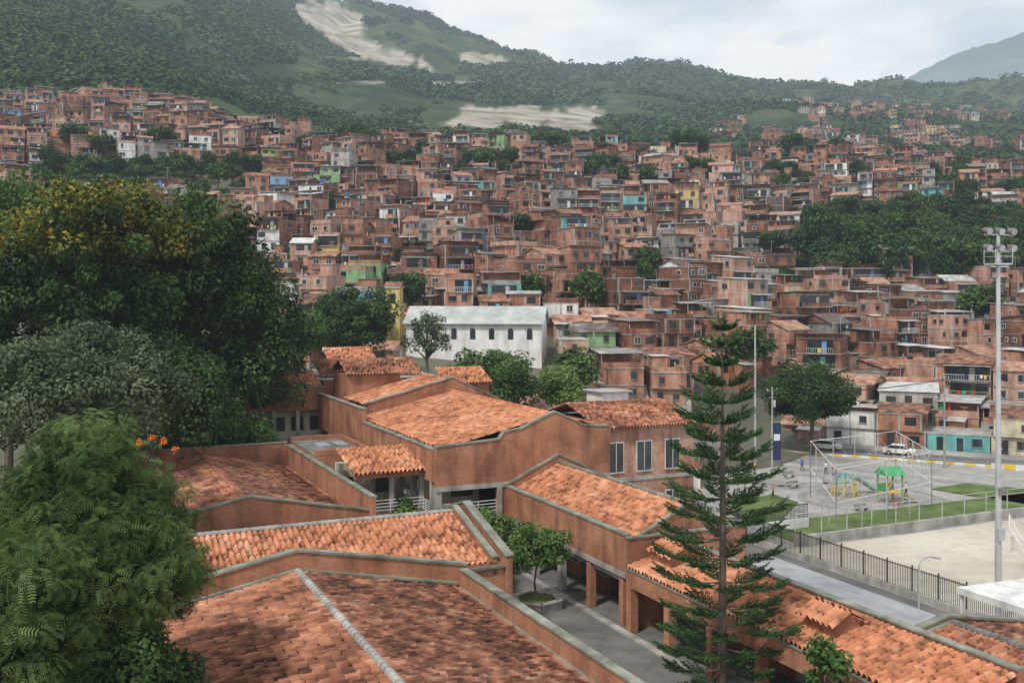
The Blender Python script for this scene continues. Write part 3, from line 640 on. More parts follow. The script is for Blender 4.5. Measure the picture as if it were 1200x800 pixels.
# walkway canopy + gallery
b=MB(); b.box(20.4,26,72,77.5,3.3,3.6,'concrete'); b.box(20.4,26,71.9,72.0,2.8,3.9,SB)
for x_ in(20.6,23.2,25.6):
    b.box(x_,x_+.35,72.05,72.4,0,7.0,'concrete'); b.box(x_,x_+.35,76.9,77.25,0,7.0,'concrete')
b.box(20.4,26.2,71.8,72.1,6.6,7.0,SB); railing(b,(20.6,71.85,3.9),(25.8,71.85,3.9),1.0,th=.07); b.box(20.5,26,77.5,77.8,0,7,'paint_cream'); b.box(21.2,22.4,77.4,77.5,3.6,5.8,'dark_glass_and_shade');b.box(23.6,25.2,77.4,77.5,4.4,5.8,'dark_glass_and_shade')
railing(b,(20.6,70,0),(25.8,70,0),1.0)
for i in range(12): b.box(26.4+.0,28.0,71.2+i*.32,71.2+(i+1)*.32,.0,.28*(i+1),'concrete')
railing(b,(26.3,71.2,.6),(26.3,75.0,3.9),.9)
GW=b.build('covered_gallery',(0,0,0),TH)
tile_roof('tile_roof',(20.2,71.3,7.0),(26.4,71.3,7.0),(20.2,76.5,8.2),(26.4,76.5,8.2),GW,'clay_tile_new')
# G two-storey
b=MB()
b.prism([(26,5.9),(41,5.9),(41,9.7),(38.6,9.9),(36,11.1),(33,9.9),(31.6,9.75),(31.2,9.2),(26,8.9)],'y',69.65,70.0,SB)
pts=[(26,8.9),(31.2,9.2),(31.6,9.75),(33,9.9),(36,11.1),(38.6,9.9),(41,9.7)]
for p,q in zip(pts[:-1],pts[1:]): b.beam((p[0],69.82,p[1]+.05),(q[0],69.82,q[1]+.05),.48,.12,'coping')
b.box(31,41,69.7,69.98,-2.5,5.9,'school_brick'); b.box(26,41,69.6,69.66,5.6,5.95,'concrete'); b.box(33.5,40.5,69.55,69.64,3.0,3.3,'concrete')
for x_ in(31.0,35.8,40.6): b.box(x_,x_+.4,69.58,69.69,0,5.6,'concrete')
b.box(26.05,26.5,69.7,70.1,0,5.9,'concrete')
b.box(26.5,31,73.2,73.5,0,3.3,'paint_cream'); b.box(27.3,28.3,73.1,73.2,0,2.1,'dark_glass_and_shade'); b.box(29,30.4,73.1,73.2,1,2.2,'dark_glass_and_shade')
b.box(26.5,31,73.2,73.5,3.6,6.4,'paint_cream'); b.box(28.6,30.4,73.1,73.2,4.4,5.6,'dark_glass_and_shade')
railing(b,(26.5,69.8,3.6),(31,69.8,3.6),1.0,th=.07)
for x_ in (32.2,33.6,37.0,38.4): window(b,x_+.5,3.9,1.0,1.2,69.69,'f','white_paint')
b.box(26.2,41,70.05,105,3.3,3.6,'concrete'); b.box(26.2,41,70.05,105,6.5,6.8,'concrete_dark'); b.box(40.7,41,70.05,105,0,9.6,SB)
b.box(25.8,26.15,70,88,6.3,8.7,SB); b.box(25.74,26.21,70,88,8.7,8.82,'coping'); b.box(25.8,26.15,88.02,105,6.3,9.9,SB); b.box(25.74,26.21,88,105,9.9,10.02,'coping')
b.box(25.85,26.12,70,105,3.0,3.75,'concrete')
for k in range(9):
    a_=70.2+k*4.3; b.box(25.84,26.25,a_,a_+.4,0,3.0,SB); b.box(25.84,26.25,a_,a_+.4,3.75,6.3,'concrete')
railing(b,(25.95,70.4,3.75),(25.95,104.8,3.75),.95,step=1.4,rails=5,th=.07)
b.box(28.6,28.9,73.6,105,0,6.5,'paint_cream')
for k in range(11):
    a_=74.3+k*2.8
    for z_ in(.2,4.0): b.box(28.52,28.6,a_,a_+1.6,z_+.6,z_+1.9,'dark_glass_and_shade'); b.box(28.5,28.6,a_-.1,a_+1.7,z_+1.9,z_+2.0,'white_paint')
gable_end_y(b,27,36,41,91.8,92.15,6.8,9.9,12.2)
ridge(b,(36,70,10.92),(36,91.8,10.92),'clay_tile_new',.15)
b.box(27.5,33,99,105,6.8,12.2,SB); b.box(36,40.5,93,97,6.8,11.5,SB)
# left wing
b.box(18.5,26.3,106.5,114,-2.5,8.0,'paint_cream'); b.box(18.3,26.5,105,114,8.2,10.6,SB); b.box(18.25,26.55,104.95,114,10.6,10.72,'coping'); b.box(18.3,26.5,105,106.5,4.7,5.0,'concrete')
for k in range(4): b.box(18.5+k*2.5,18.9+k*2.5,105,105.4,0,8.2,'concrete'); b.box(19.3+k*2,20.6+k*2,106.4,106.5,5.9,7.4,'dark_glass_and_shade')
railing(b,(18.4,105.1,5.0),(26.4,105.1,5.0),1.0,rails=5,th=.07)
b.box(26.5,40,105.02,122,-2.5,11.2,SB); b.box(26.4,40.1,105,122.1,11.2,11.3,'coping')
G=b.build('school_main_building',(0,0,0),TH)
tile_roof('tile_roof',(26.5,70.05,8.7),(26.5,91.7,8.7),(35.95,70.05,10.8),(35.95,91.7,10.8),G,'clay_tile_new')
tile_roof('tile_roof',(41,70.05,9.6),(41,91.7,9.6),(36.05,70.05,10.8),(36.05,91.7,10.8),G,'clay_tile_new')
tile_roof('tile_roof',(27,92.2,9.9),(27,99,9.9),(35.95,92.2,12),(35.95,99,12),G,'clay_tile_new')
tile_roof('tile_roof',(27.2,98.6,12.2),(33.3,98.6,12.2),(27.2,102,13.6),(33.3,102,13.6),G)
tile_roof('tile_roof',(27.2,105.3,12.2),(33.3,105.3,12.2),(27.2,102,13.6),(33.3,102,13.6),G)
tile_roof('tile_roof',(35.7,92.6,11.5),(40.8,92.6,11.5),(35.7,96,12.9),(40.8,96,12.9),G,'clay_tile_new')
tile_roof('tile_roof',(18.3,105.6,10.7),(26.5,105.6,10.7),(18.3,110,12),(26.5,110,12),G,'clay_tile_new')
tile_roof('tile_roof',(27,108,11.3),(39,108,11.3),(27,113,13),(39,113,13),G,'clay_tile')
tile_roof('tile_roof',(30,116,12.3),(36,116,12.3),(30,120,14),(36,120,14),G,'clay_tile_new')
# E1 + arcade
b=MB()
b.box(32,40,52.3,69.4,3.0,5.1,SB); b.box(34.5,40,52.3,69.4,-2.5,3.0,SB); b.box(31.95,34.5,52.3,69.4,2.6,3.0,'concrete')
b.box(31.7,32.0,52,69.4,3.0,5.6,SB); b.box(31.63,32.07,52,69.4,5.6,5.72,'coping'); b.box(31.66,31.7,52,69.4,3.0,3.35,'concrete')
gable_end_y(b,31.7,36.2,40.5,69.42,69.64,3,5.7,7.75); b.prism([(31.7,-2),(40.5,-2),(40.5,5.45),(31.7,5.45)],'y',51.7,51.98,SB); b.box(31.65,40.55,51.62,52.06,5.45,5.56,'coping')
b.box(40.02,40.4,52.3,69.4,-2.5,5.6,SB); b.box(39.95,40.47,52.3,69.4,5.6,5.7,'coping')
for k in range(5): 
    a_=52.4+k*4.1; b.box(31.75,32.2,a_,a_+.5,0,3.0,SB if k<2 else 'concrete')
    b.box(34.4,34.5,a_+.9,a_+1.9,0.02,2.2,'dark_glass_and_shade'); b.box(34.4,34.5,a_+2.3,a_+3.6,1.0,2.2,'white_paint'); b.box(34.36,34.4,a_+2.4,a_+3.5,1.1,2.1,'dark_glass_and_shade')
b.beam((32.1,52.1,5.2),(36.2,52.1,7.15),.25,.14,'coping'); b.beam((36.2,52.1,7.15),(40,52.1,5.35),.25,.14,'coping')
b.prism([(32,5.1),(40,5.1),(36.2,7.0)],'y',52.15,52.3,SB)
ridge(b,(36.2,52.2,7.2),(36.2,69.3,7.2),'coping',.15)
E=b.build('school_classroom_block',(0,0,0),TH)
tile_roof('tile_roof',(32.1,52.2,5.25),(32.1,69.3,5.25),(36.15,52.2,7.05),(36.15,69.3,7.05),E,'clay_tile_new')
tile_roof('tile_roof',(39.95,52.2,5.35),(39.95,69.3,5.35),(36.25,52.2,7.05),(36.25,69.3,7.05),E,'clay_tile')
b=MB()
b.box(31.5,31.8,28,51.6,2.7,3.7,SB); b.box(31.44,31.8,28,51.6,3.7,3.8,'coping'); b.box(35.6,35.95,28,51.6,-2.5,4.9,SB); b.box(35.55,36.0,28,51.6,4.9,5.0,'coping')
for k in range(6): a_=31.0+k*4.0; b.box(31.45,31.95,a_,a_+.5,0,2.7,SB); b.box(35.5,35.6,a_+1,a_+2.2,0.02,2.3,'dark_glass_and_shade' if k%2 else 'paint_grey')
TUR=(49.8,36.5)
for a_ in TUR: b.prism([(32.85,3.9),(34.45,3.9),(34.45,4.95),(33.65,5.4),(32.85,4.95)],'y',a_-1.0,a_+1.0,SB)
b.box(32,35.5,28,51.5,3.0,3.1,'concrete'); b.box(36,37.5,28,52,2.6,2.8,'concrete_dark')
AR=b.build('covered_arcade',(0,0,0),TH)
tile_roof('tile_roof',(31.4,28,3.85),(31.4,51.5,3.85),(35.5,28,4.75),(35.5,51.5,4.75),AR,'clay_tile_new')
for a_ in TUR:
    for q0 in(32.5,34.8): tile_roof('tile_roof',(q0,a_-1.25,4.85),(q0,a_+1.25,4.85),(33.65,a_-1.25,5.45),(33.65,a_+1.25,5.45),AR,'clay_tile_new')
# metal roof shed
b=MB(); b.prism([(36.9,3.35),(43.4,2.85),(43.4,2.93),(36.9,3.43)],'y',37,53,'zinc_clean')
for a_ in np.arange(37.3,53,3.8): b.box(43.0,43.12,a_,a_+.12,-2,2.85,'galvanised')
b.box(37.6,43.2,37.2,52.8,-2.5,-.2,'concrete'); b.build('metal_roof_shed',(0,0,0),TH)
# F bottom right
b=MB(); b.box(34.8,47.3,24,36.2,-2.5,2.6,SB); gable_end_y(b,34.5,41,47.5,36.2,36.5,-2.5,2.85,4.0); ridge(b,(41,24,3.82),(41,36,3.82),'concrete_dark',.17)
b.box(42.4,43.0,30.8,31.4,2.6,4.9,'concrete_dark'); b.beam((34.9,36.0,2.75),(41,36.0,3.85),.3,.12,'coping')
Fh=b.build('school_building',(0,0,0),TH)
tile_roof('tile_roof',(34.8,24,2.7),(34.8,36,2.7),(40.95,24,3.7),(40.95,36,3.7),Fh); tile_roof('tile_roof',(47.4,24,2.7),(47.4,36,2.7),(41.05,24,3.7),(41.05,36,3.7),Fh)
# H
b=MB(); b.box(45,55,78,90,-2.5,8.3,'house_brick'); b.box(44.9,55.1,77.9,78.0,3.4,3.7,'concrete')
for x_ in(46.5,49.5,52.6): window(b,x_,4.3,1.5,2.6,78.0,'f','white_paint'); window(b,x_,.2,1.4,2.0,78.0,'f','white_paint')
for y_ in(80,83,86): window(b,y_,4.3,1.2,2.2,45.0,'l','white_paint')
b.box(48.5,51.5,84,87,8.4,10.9,'white_paint'); b.box(48.2,51.8,83.7,87.3,10.9,11.0,'zinc')
Hh=b.build('brick_house',(0,0,0),TH)
tile_roof('tile_roof',(44.6,77.4,8.3),(55.4,77.4,8.3),(44.6,84,10.0),(55.4,84,10.0),Hh); tile_roof('tile_roof',(44.6,90.6,8.3),(55.4,90.6,8.3),(44.6,84,10.0),(55.4,84,10.0),Hh)
# school ground slab, planters
b=MB(); b.box(-10,44,15,120,-2.6,-.02,'paving'); b.build('school_ground',(0,0,0),TH)
b=MB(); b.box(24.45,31.4,22,76,-.02,.02,'paving'); b.box(30.9,31.4,22,70,.02,.12,'concrete'); b.box(25.6,25.85,22,53,.02,.14,'concrete'); b.box(24.45,25.5,22,53,.02,.06,'lawn'); b.build('courtyard_path',(0,0,0),TH)
def planter(b_,a_,r,n=6,name='planter'):
    b=MB(); P=[(b_+r*math.cos(2*math.pi*i/n+.3),a_+r*math.sin(2*math.pi*i/n+.3)) for i in range(n)]
    for i in range(n):
        p=P[i];q=P[(i+1)%n]; b.beam((p[0],p[1],.28),(q[0],q[1],.28),.28,.56,'concrete'); b.beam((p[0],p[1],.6),(q[0],q[1],.6),.42,.08,'concrete')
    b.face([(p[0],p[1],.45) for p in P],'lawn'); b.build(name,(0,0,0),TH)
planter(28.6,58,1.6); planter(28.6,66,1.5)
b=MB(); b.box(22.3,24.4,53.5,76,0,.5,'concrete'); b.box(22.5,24.2,66.5,75.8,.5,.55,'lawn'); b.build('planter_bed',(0,0,0),TH)
# ---------------------------------------------------------------- plaza (z=-2)
PZ=-2.0
def P_(px,py,z=PZ): 
    d=(CZ-z)*F/(py-350); return Vector(((px-600)*d/F,d,z))
def ppoly(name,pix,z,mat,thick=None,parent=None):
    b=MB(); P=[]
    for px,py in pix:
        d=(CZ-z)*F/(py-350); P.append(((px-600)*d/F,d,z))
    n=len(P); b.face(P,mat)
    if thick:
        for i in range(n): p=P[i];q=P[(i+1)%n]; b.face([p,q,(q[0],q[1],z-thick),(p[0],p[1],z-thick)],mat)
    return b.build(name)
b=MB(); P=[S2W(44.02,20),S2W(140,20),S2W(140,60),(128,122,0),(112,126,0),(60,153,0),(20,165,0),S2W(44.02,90)]
b.face([(p[0],p[1],PZ) for p in P],'plaza_paving')
b.build('plaza_pavement')
b=MB()
for (px,py,r0,r1) in[(1000,585,5,6),(1000,585,9.5,10.2),(925,562,4,4.8)]:
    c=P_(px,py,PZ+.005)
    for i in range(40):
        a0=i*math.pi/20;a1=a0+math.pi/20
        b.face([(c.x+r0*math.cos(a0),c.y+r0*math.sin(a0),c.z),(c.x+r1*math.cos(a0),c.y+r1*math.sin(a0),c.z),(c.x+r1*math.cos(a1),c.y+r1*math.sin(a1),c.z),(c.x+r0*math.cos(a1),c.y+r0*math.sin(a1),c.z)],'plaza_paving_dark')
b.build('plaza_paving_rings')
b=MB(); b.box(59,115,34,69,PZ+.004,PZ+.03,'sand'); b.build('sand_football_pitch',(0,0,0),TH)
b=MB(); b.box(44.1,57.2,20,74,PZ+.004,PZ+.008,'asphalt'); b.build('access_road',(0,0,0),TH)
b=MB(); b.box(57.3,57.6,30,75,PZ,PZ+.55,'concrete'); 
for a_ in np.arange(30,75,.16): b.box(57.42,57.46,a_,a_+.035,PZ+.55,PZ+2.3,'dark_metal')
for a_ in np.arange(30,75,2.4): b.box(57.4,57.48,a_,a_+.08,PZ+.55,PZ+2.45,'dark_metal')
b.box(57.41,57.47,30,75,PZ+2.15,PZ+2.2,'dark_metal'); b.build('metal_fence',(0,0,0),TH)
b=MB(); b.box(57.6,66,74.7,75,PZ,PZ+1.0,'white_paint')
for x_ in np.arange(57.6,66,.16): b.box(x_,x_+.035,74.83,74.87,PZ+1.0,PZ+2.4,'dark_metal')
b.box(57.6,66,74.82,74.88,PZ+2.3,PZ+2.36,'dark_metal'); b.build('metal_fence',(0,0,0),TH)
b=MB(); b.box(60,100,69.6,69.9,PZ,PZ+.9,'concrete')
for x_ in np.arange(60,100,3): b.box(x_,x_+.07,69.7,69.77,PZ+.9,PZ+2.9,'galvanised')
b.box(60,100,69.71,69.76,PZ+2.85,PZ+2.9,'galvanised'); b.build('pitch_wall',(0,0,0),TH)
b=MB(); b.box(61,100,70.4,77.5,PZ+.002,PZ+.14,'lawn'); b.box(60.8,100.2,77.5,77.7,PZ,PZ+.2,'concrete'); b.build('lawn',(0,0,0),TH)
ppoly('lawn',[(858,602),(905,618),(935,588),(905,578),(868,588)],PZ+.14,'lawn',.12)
ppoly('lawn',[(1092,572),(1200,590),(1300,596),(1300,580),(1130,566)],PZ+.14,'lawn',.12)
def strip(b,p,q,off0,off1,z,mat,th=.006):
    p=Vector((p[0],p[1],0));q=Vector((q[0],q[1],0));n=Vector((-(q-p).y,(q-p).x,0)).normalized()
    o=(off0+off1)/2; b.beam((p+n*o)+Vector((0,0,z-th/2)),(q+n*o)+Vector((0,0,z-th/2)),abs(off1-off0),th,mat)
RP=(22,160);RQ=(112,112)
b=MB(); strip(b,RP,RQ,-7,0,PZ+.03,'asphalt',.02); strip(b,RP,RQ,-3.58,-3.45,PZ+.04,'white_paint',.005)
strip(b,RP,RQ,0.02,4.5,PZ+.15,'plaza_paving',.14); b.build('road')
b=MB(); dv=(Vector((RQ[0],RQ[1],0))-Vector((RP[0],RP[1],0))); L_=dv.length; dv.normalize(); nv=Vector((-dv.y,dv.x,0))
for i in range(int(L_/1.2)):
    p=Vector((RP[0],RP[1],PZ+.15))+dv*i*1.2-nv*7.15; b.beam(p,p+dv*1.2,.2,.3,'yellow_paint' if i%2 else 'white_paint')
b.build('road_kerb')
b=MB()
for i in range(14):
    p=Vector((RP[0],RP[1],PZ+.36))+dv*(50+i*1.4)-nv*8.5; b.beam(p,p+dv*1.4,.25,.7,'yellow_paint' if i%2 else 'white_paint')
b.build('road_barrier')
yw=math.atan2(dv.y,dv.x)
cols=['paint_cream','paint_white',None,'paint_teal','paint_cream','paint_orange',None,'paint_teal','paint_white','paint_yellow','paint_green']
s=20.0;i=0
while s<L_+15:
    w=random.uniform(6.5,9.5); p=Vector((RP[0],RP[1],0))+dv*(s+w/2)+nv*(4.5+4.5)
    house(p.x,p.y,PZ,yw,w-.15,8.5,2 if i%3 else 1,1 if cols[i%len(cols)] else 0,['tile','zinc','tile','slab'][i%4],cols[i%len(cols)],'roadside_house'); s+=w;i+=1
for row in (1,2):
    s=18.0
    while s<L_+20:
        w=random.uniform(6.0,9); p=Vector((RP[0],RP[1],0))+dv*(s+w/2)+nv*(4.5+4.5+row*9.6)
        house(p.x,p.y,float(hz(p.x,p.y))+row*.9,yw+random.uniform(-.1,.1),w-.2,8.5,random.choice([1,2,2,3]),.3,random.choice(['tile','zinc','tile','terrace'])); s+=w
# white chapel/warehouse and tower
x,y,z=W(560,402,172)
b=MB(); w2=11.5; h=3.6
b.box(-w2,w2,-5,5,-6,h,'white_paint'); b.prism([(-5,h),(5,h),(0,h+2.6)],'x',-w2,w2,'white_paint')
for sg in(-1,1): b.prism([(0,h+2.65),(5.7*sg,h-.2),(5.7*sg,h-.08),(0,h+2.8)],'x',-w2-.5,w2+.5,'chapel_roof')
for k in range(7):
    xx=-w2+1.8+k*3.2; b.box(xx-.45,xx+.45,-5.08,-5,.9,2.3,'dark_glass_and_shade'); b.cyl((xx,-5.075,2.3),(xx,-4.99,2.3),.45,.45,14,'dark_glass_and_shade')
b.build('white_chapel',(x,y,z),-.12)
x,y,z=W(462,385,178)
b=MB(); b.box(-1.3,1.3,-1.3,1.3,-6,7.2,'paint_yellow'); b.box(-1.5,1.5,-1.5,1.5,7.2,7.5,'concrete'); b.box(-.5,.5,-1.36,-1.3,4.5,6.2,'dark_glass_and_shade'); b.box(-.5,.5,-1.36,-1.3,1,2.4,'dark_glass_and_shade'); b.prism([(-1.5,7.5),(1.5,7.5),(0,8.4)],'x',-1.5,1.5,'house_tile'); b.build('yellow_tower',(x,y,z),-.1)
# floodlight pole
def flood(px,pyb,pyt,z0,name='floodlight_pole'):
    d=(CZ-z0)*F/(pyb-350); x=(px-600)*d/F; zt=CZ-(pyt-350)*d/F; b=MB(); H=zt-z0
    b.cyl((0,0,0),(0,0,.4),.45,.45,10,'concrete'); b.cyl((0,0,.4),(0,0,H),.24,.12,12,'galvanised')
    for zz in(H-.4,H-1.5):
        b.beam((-1.1,0,zz),(1.1,0,zz),.08,.08,'galvanised')
        for k in range(3):
            xx=-1.0+k*1.0; b.cyl((xx,-.35,zz+.18),(xx,.15,zz+.32),.26,.16,12,'concrete_dark'); b.cyl((xx,-.37,zz+.172),(xx,-.355,zz+.177),.23,.23,12,'galvanised')
    b.box(-.7,.7,-.5,.5,H-2.4,H-2.3,'galvanised'); railing(b,(-.7,-.5,H-2.3),(.7,-.5,H-2.3),.9,'galvanised',.7,2,.04); railing(b,(-.7,.5,H-2.3),(.7,.5,H-2.3),.9,'galvanised',.7,2,.04); b.box(-.25,.25,-.35,-.2,6,6.8,'galvanised'); b.box(-.2,.2,-.35,-.2,9,9.5,'concrete_dark')
    for k in range(int(H/.5)-6): b.box(.1,.35,-.02,.02,1.5+k*.5,1.53+k*.5,'galvanised')
    return b.build(name,(x,d,z0),.3)
flood(1170,738,268,PZ)
def pole(x,y,z,h,name='utility_pole',arm=True,mat='concrete'):
    b=MB(); b.cyl((0,0,0),(0,0,h),.16,.09,8,mat)
    if arm:
        b.box(-.9,.9,-.05,.05,h-.5,h-.38,'concrete_dark'); b.box(-.6,.6,-.05,.05,h-1.4,h-1.3,'concrete_dark')
        for xx in(-.8,0,.8): b.cyl((xx,0,h-.38),(xx,0,h-.15),.05,.04,6,'white_paint')
        b.cyl((.35,0,h-2.6),(.35,0,h-1.7),.2,.2,8,'galvanised')
    return b.build(name,(x,y,z),.5)
d=22*F/195; pole((885-600)*d/F,d,PZ,18.5,arm=False,mat='galvanised',name='tall_light_mast')
ps=[]
for px,pyb,hh in[(1107,548,12),(905,548,10.5),(1260,560,12)]:
    d=22*F/(pyb-350); ps.append(((px-600)*d/F,d,PZ,hh)); pole(*ps[-1])
for px,py,d in[(565,445,126),(385,440,128),(700,300,235),(300,300,220),(480,290,245),(860,310,225),(600,215,330),(250,235,260),(760,370,185),(1020,385,190)]:
    x,_,_=W(px,py,d); pole(x,d,float(hz(x,d)),9.5 if d>150 else 13)
def wire(p,q,sag=.8,name='power_line'):
    b=MB(); p=Vector(p);q=Vector(q);pr=p
    for i in range(1,13):
        t=i/12; c=p.lerp(q,t)-Vector((0,0,sag*4*t*(1-t))); b.cyl(pr,c,.022,.022,4,'dark_metal',0,False); pr=c
    b.build(name)
for o in(0,.5,-.6):
    wire((ps[0][0]+o,ps[0][1],PZ+11.6),(ps[1][0]+o,ps[1][1],PZ+10.2)); wire((ps[0][0]+o,ps[0][1],PZ+11.6),(ps[2][0]+o,ps[2][1],PZ+11.6))
    wire((ps[1][0]+o,ps[1][1],PZ+10.2),(15,128,9))
# street lamp (curved)
d=22*F/(742-350); x=(1077-600)*d/F; b=MB(); pr=Vector((0,0,0)); H=4.3
b.cyl((0,0,0),(0,0,H),.08,.06,10,'galvanised'); pr=Vector((0,0,H))
for i in range(1,9):
    t=i/8*math.pi*.55; c=Vector((.75*(1-math.cos(t)),0,H+.75*math.sin(t))); b.cyl(pr,c,.055,.05,8,'galvanised',0,False); pr=c
b.beam(pr,pr+Vector((.55,0,-.08)),.24,.12,'galvanised'); b.beam(pr+Vector((.05,0,-.08)),pr+Vector((.5,0,-.14)),.18,.04,'white_paint'); b.build('street_lamp',(x,d,PZ),0)
# white canopy right
x,y,z=W(1185,705,58); b=MB(); b.prism([(-1.5,0),(6,0),(6,.18),(-1.5,.4)],'y',-2.5,2.5,'white_paint'); 
for q in((-1.3,-2.3),(-1.3,2.3),(5.5,-2.3),(5.5,2.3)): b.box(q[0],q[0]+.15,q[1],q[1]+.15,PZ-z,0,'white_paint')
b.build('white_canopy',(x,y,z),TH)
# ball court cage
b=MB(); c=[P_(980,628),P_(1092,600),P_(1050,566),P_(950,582)]; H=Vector((0,0,6.2))
for i in range(4):
    p=c[i];q=c[(i+1)%4]; n=4
    for k in range(n+1):
        t=p.lerp(q,k/n); b.cyl(t,t+H,.045,.045,6,'galvanised',0,False)
    for k in (2,4): b.beam(p+H*(k/4),q+H*(k/4),.055,.055,'white_paint')
    for k in range(n): b.beam(p.lerp(q,k/n)+H*.5,p.lerp(q,(k+1)/n)+H,.035,.035,'galvanised')
b.build('ball_court_cage')
# football goal
p=P_(1183,640); b=MB()
for yy in(-2.6,2.6): b.cyl((0,yy,0),(0,yy,2.3),.06,.06,8,'white_paint'); b.cyl((0,yy,2.3),(1.2,yy,0),.04,.04,6,'white_paint')
b.cyl((0,-2.6,2.3),(0,2.6,2.3),.06,.06,8,'white_paint')
for k in range(14): yy=-2.6+k*.4; b.cyl((0,yy,2.3),(1.2,yy,0),.012,.012,3,'white_paint',0,False)
for k in range(1,6): t=k/6; b.cyl((1.2*t,-2.6,2.3*(1-t)),(1.2*t,2.6,2.3*(1-t)),.012,.012,3,'white_paint',0,False)
b.build('football_goal',p,TH-.9)
# playground
p=P_(990,580); b=MB()
for i in range(8):
    a=i*math.pi/4; q=Vector((1.5*math.cos(a),1.5*math.sin(a),0)); b.cyl(q,q*.75+Vector((0,0,1.8)),.06,.06,6,'yellow_paint'); b.cyl(q*.75+Vector((0,0,1.8)),Vector((0,0,2.6)),.05,.05,6,'paint_teal')
    a2=a+math.pi/4
    for rr,zz in((1.4,.6),(1.25,1.2),(1.12,1.8)): b.cyl((rr*math.cos(a),rr*math.sin(a),zz),(rr*math.cos(a2),rr*math.sin(a2),zz),.05,.05,6,'paint_teal' if zz>1 else 'yellow_paint')
b.beam((1.4,0,1.9),(4.2,0,.2),.7,.06,'yellow_paint'); b.beam((1.4,.37,2.0),(4.2,.37,.35),.06,.25,'paint_teal');b.beam((1.4,-.37,2.0),(4.2,-.37,.35),.06,.25,'paint_teal')
b.build('climbing_frame',p,.4)
p=P_(1043,590); b=MB()
for q in((-.9,-.9),(.9,-.9),(-.9,.9),(.9,.9)): b.box(q[0]-.08,q[0]+.08,q[1]-.08,q[1]+.08,0,3.2,'paint_green')
b.box(-.9,.9,-.9,.9,1.3,1.42,'yellow_paint'); b.prism([(-1.2,3.2),(1.2,3.2),(0,4.0)],'x',-1.2,1.2,'cloth_green'); b.box(-.95,-.85,-.8,.8,1.42,2.1,'cloth_green'); b.box(-.8,.8,.85,.95,1.42,2.1,'cloth_yellow')
b.beam((.9,0,1.4),(3.2,0,.15),.7,.06,'cloth_yellow'); 
for k in range(5): b.box(-.4,.4,-1.2+.06*k,-1.1+.06*k,.25*k,.25*k+.06,'cloth_red')
b.build('playground_tower',p,.2)
# banner
p=P_(905,560); b=MB(); b.cyl((0,0,0),(0,0,7),.07,.05,8,'galvanised'); b.box(.08,1.1,-.02,.02,2.2,6.8,'cloth_navy'); b.box(.2,.98,-.03,-.02,4.6,5.4,'cloth_white'); b.beam((0,0,6.85),(1.15,0,6.85),.05,.05,'galvanised'); b.build('banner_flag',p,.1)
# cars
def car(x,y,z,yaw,mat,name='parked_car'):
    b=MB(); pr=[(-2.1,.35),(2.1,.35),(2.15,.75),(1.3,.92),(.75,1.4),(-1.0,1.45),(-1.75,.98),(-2.15,.85)]
    b.prism(pr,'y',-.8,.8,mat)
    b.prism([(.72,1.36),(1.22,.94),(-1.66,.98),(-.98,1.40)],'y',-.815,.815,'dark_glass_and_shade')
    b.face([(1.30,-.7,.935),(1.30,.7,.935),(.78,.66,1.39),(.78,-.66,1.39)],'dark_glass_and_shade'); b.face([(-1.77,-.7,1.0),(-1.77,.7,1.0),(-1.03,.66,1.45),(-1.03,-.66,1.45)],'dark_glass_and_shade')
    for xx in(-1.3,1.3):
        for yy in(-.72,.72): b.cyl((xx,yy-.12,.32),(xx,yy+.12,.32),.32,.32,14,'tank_black'); b.cyl((xx,yy-.13,.32),(xx,yy+.13,.32),.17,.17,10,'galvanised')
    b.box(2.1,2.18,-.7,-.45,.55,.7,'white_paint');b.box(2.1,2.18,.45,.7,.55,.7,'white_paint'); b.box(-2.2,-2.12,-.7,-.5,.6,.75,'cloth_red');b.box(-2.2,-2.12,.5,.7,.6,.75,'cloth_red')
    return b.build(name,(x,y,z),yaw)
for s,o,mt in[(28,-2,'white_paint'),(38,-2,'white_paint'),(72,-2,'concrete_dark')]:
    p=Vector((RP[0],RP[1],0))+dv*s+nv*o; car(p.x,p.y,PZ+.04,yw if o>-4 else yw+math.pi,mt)
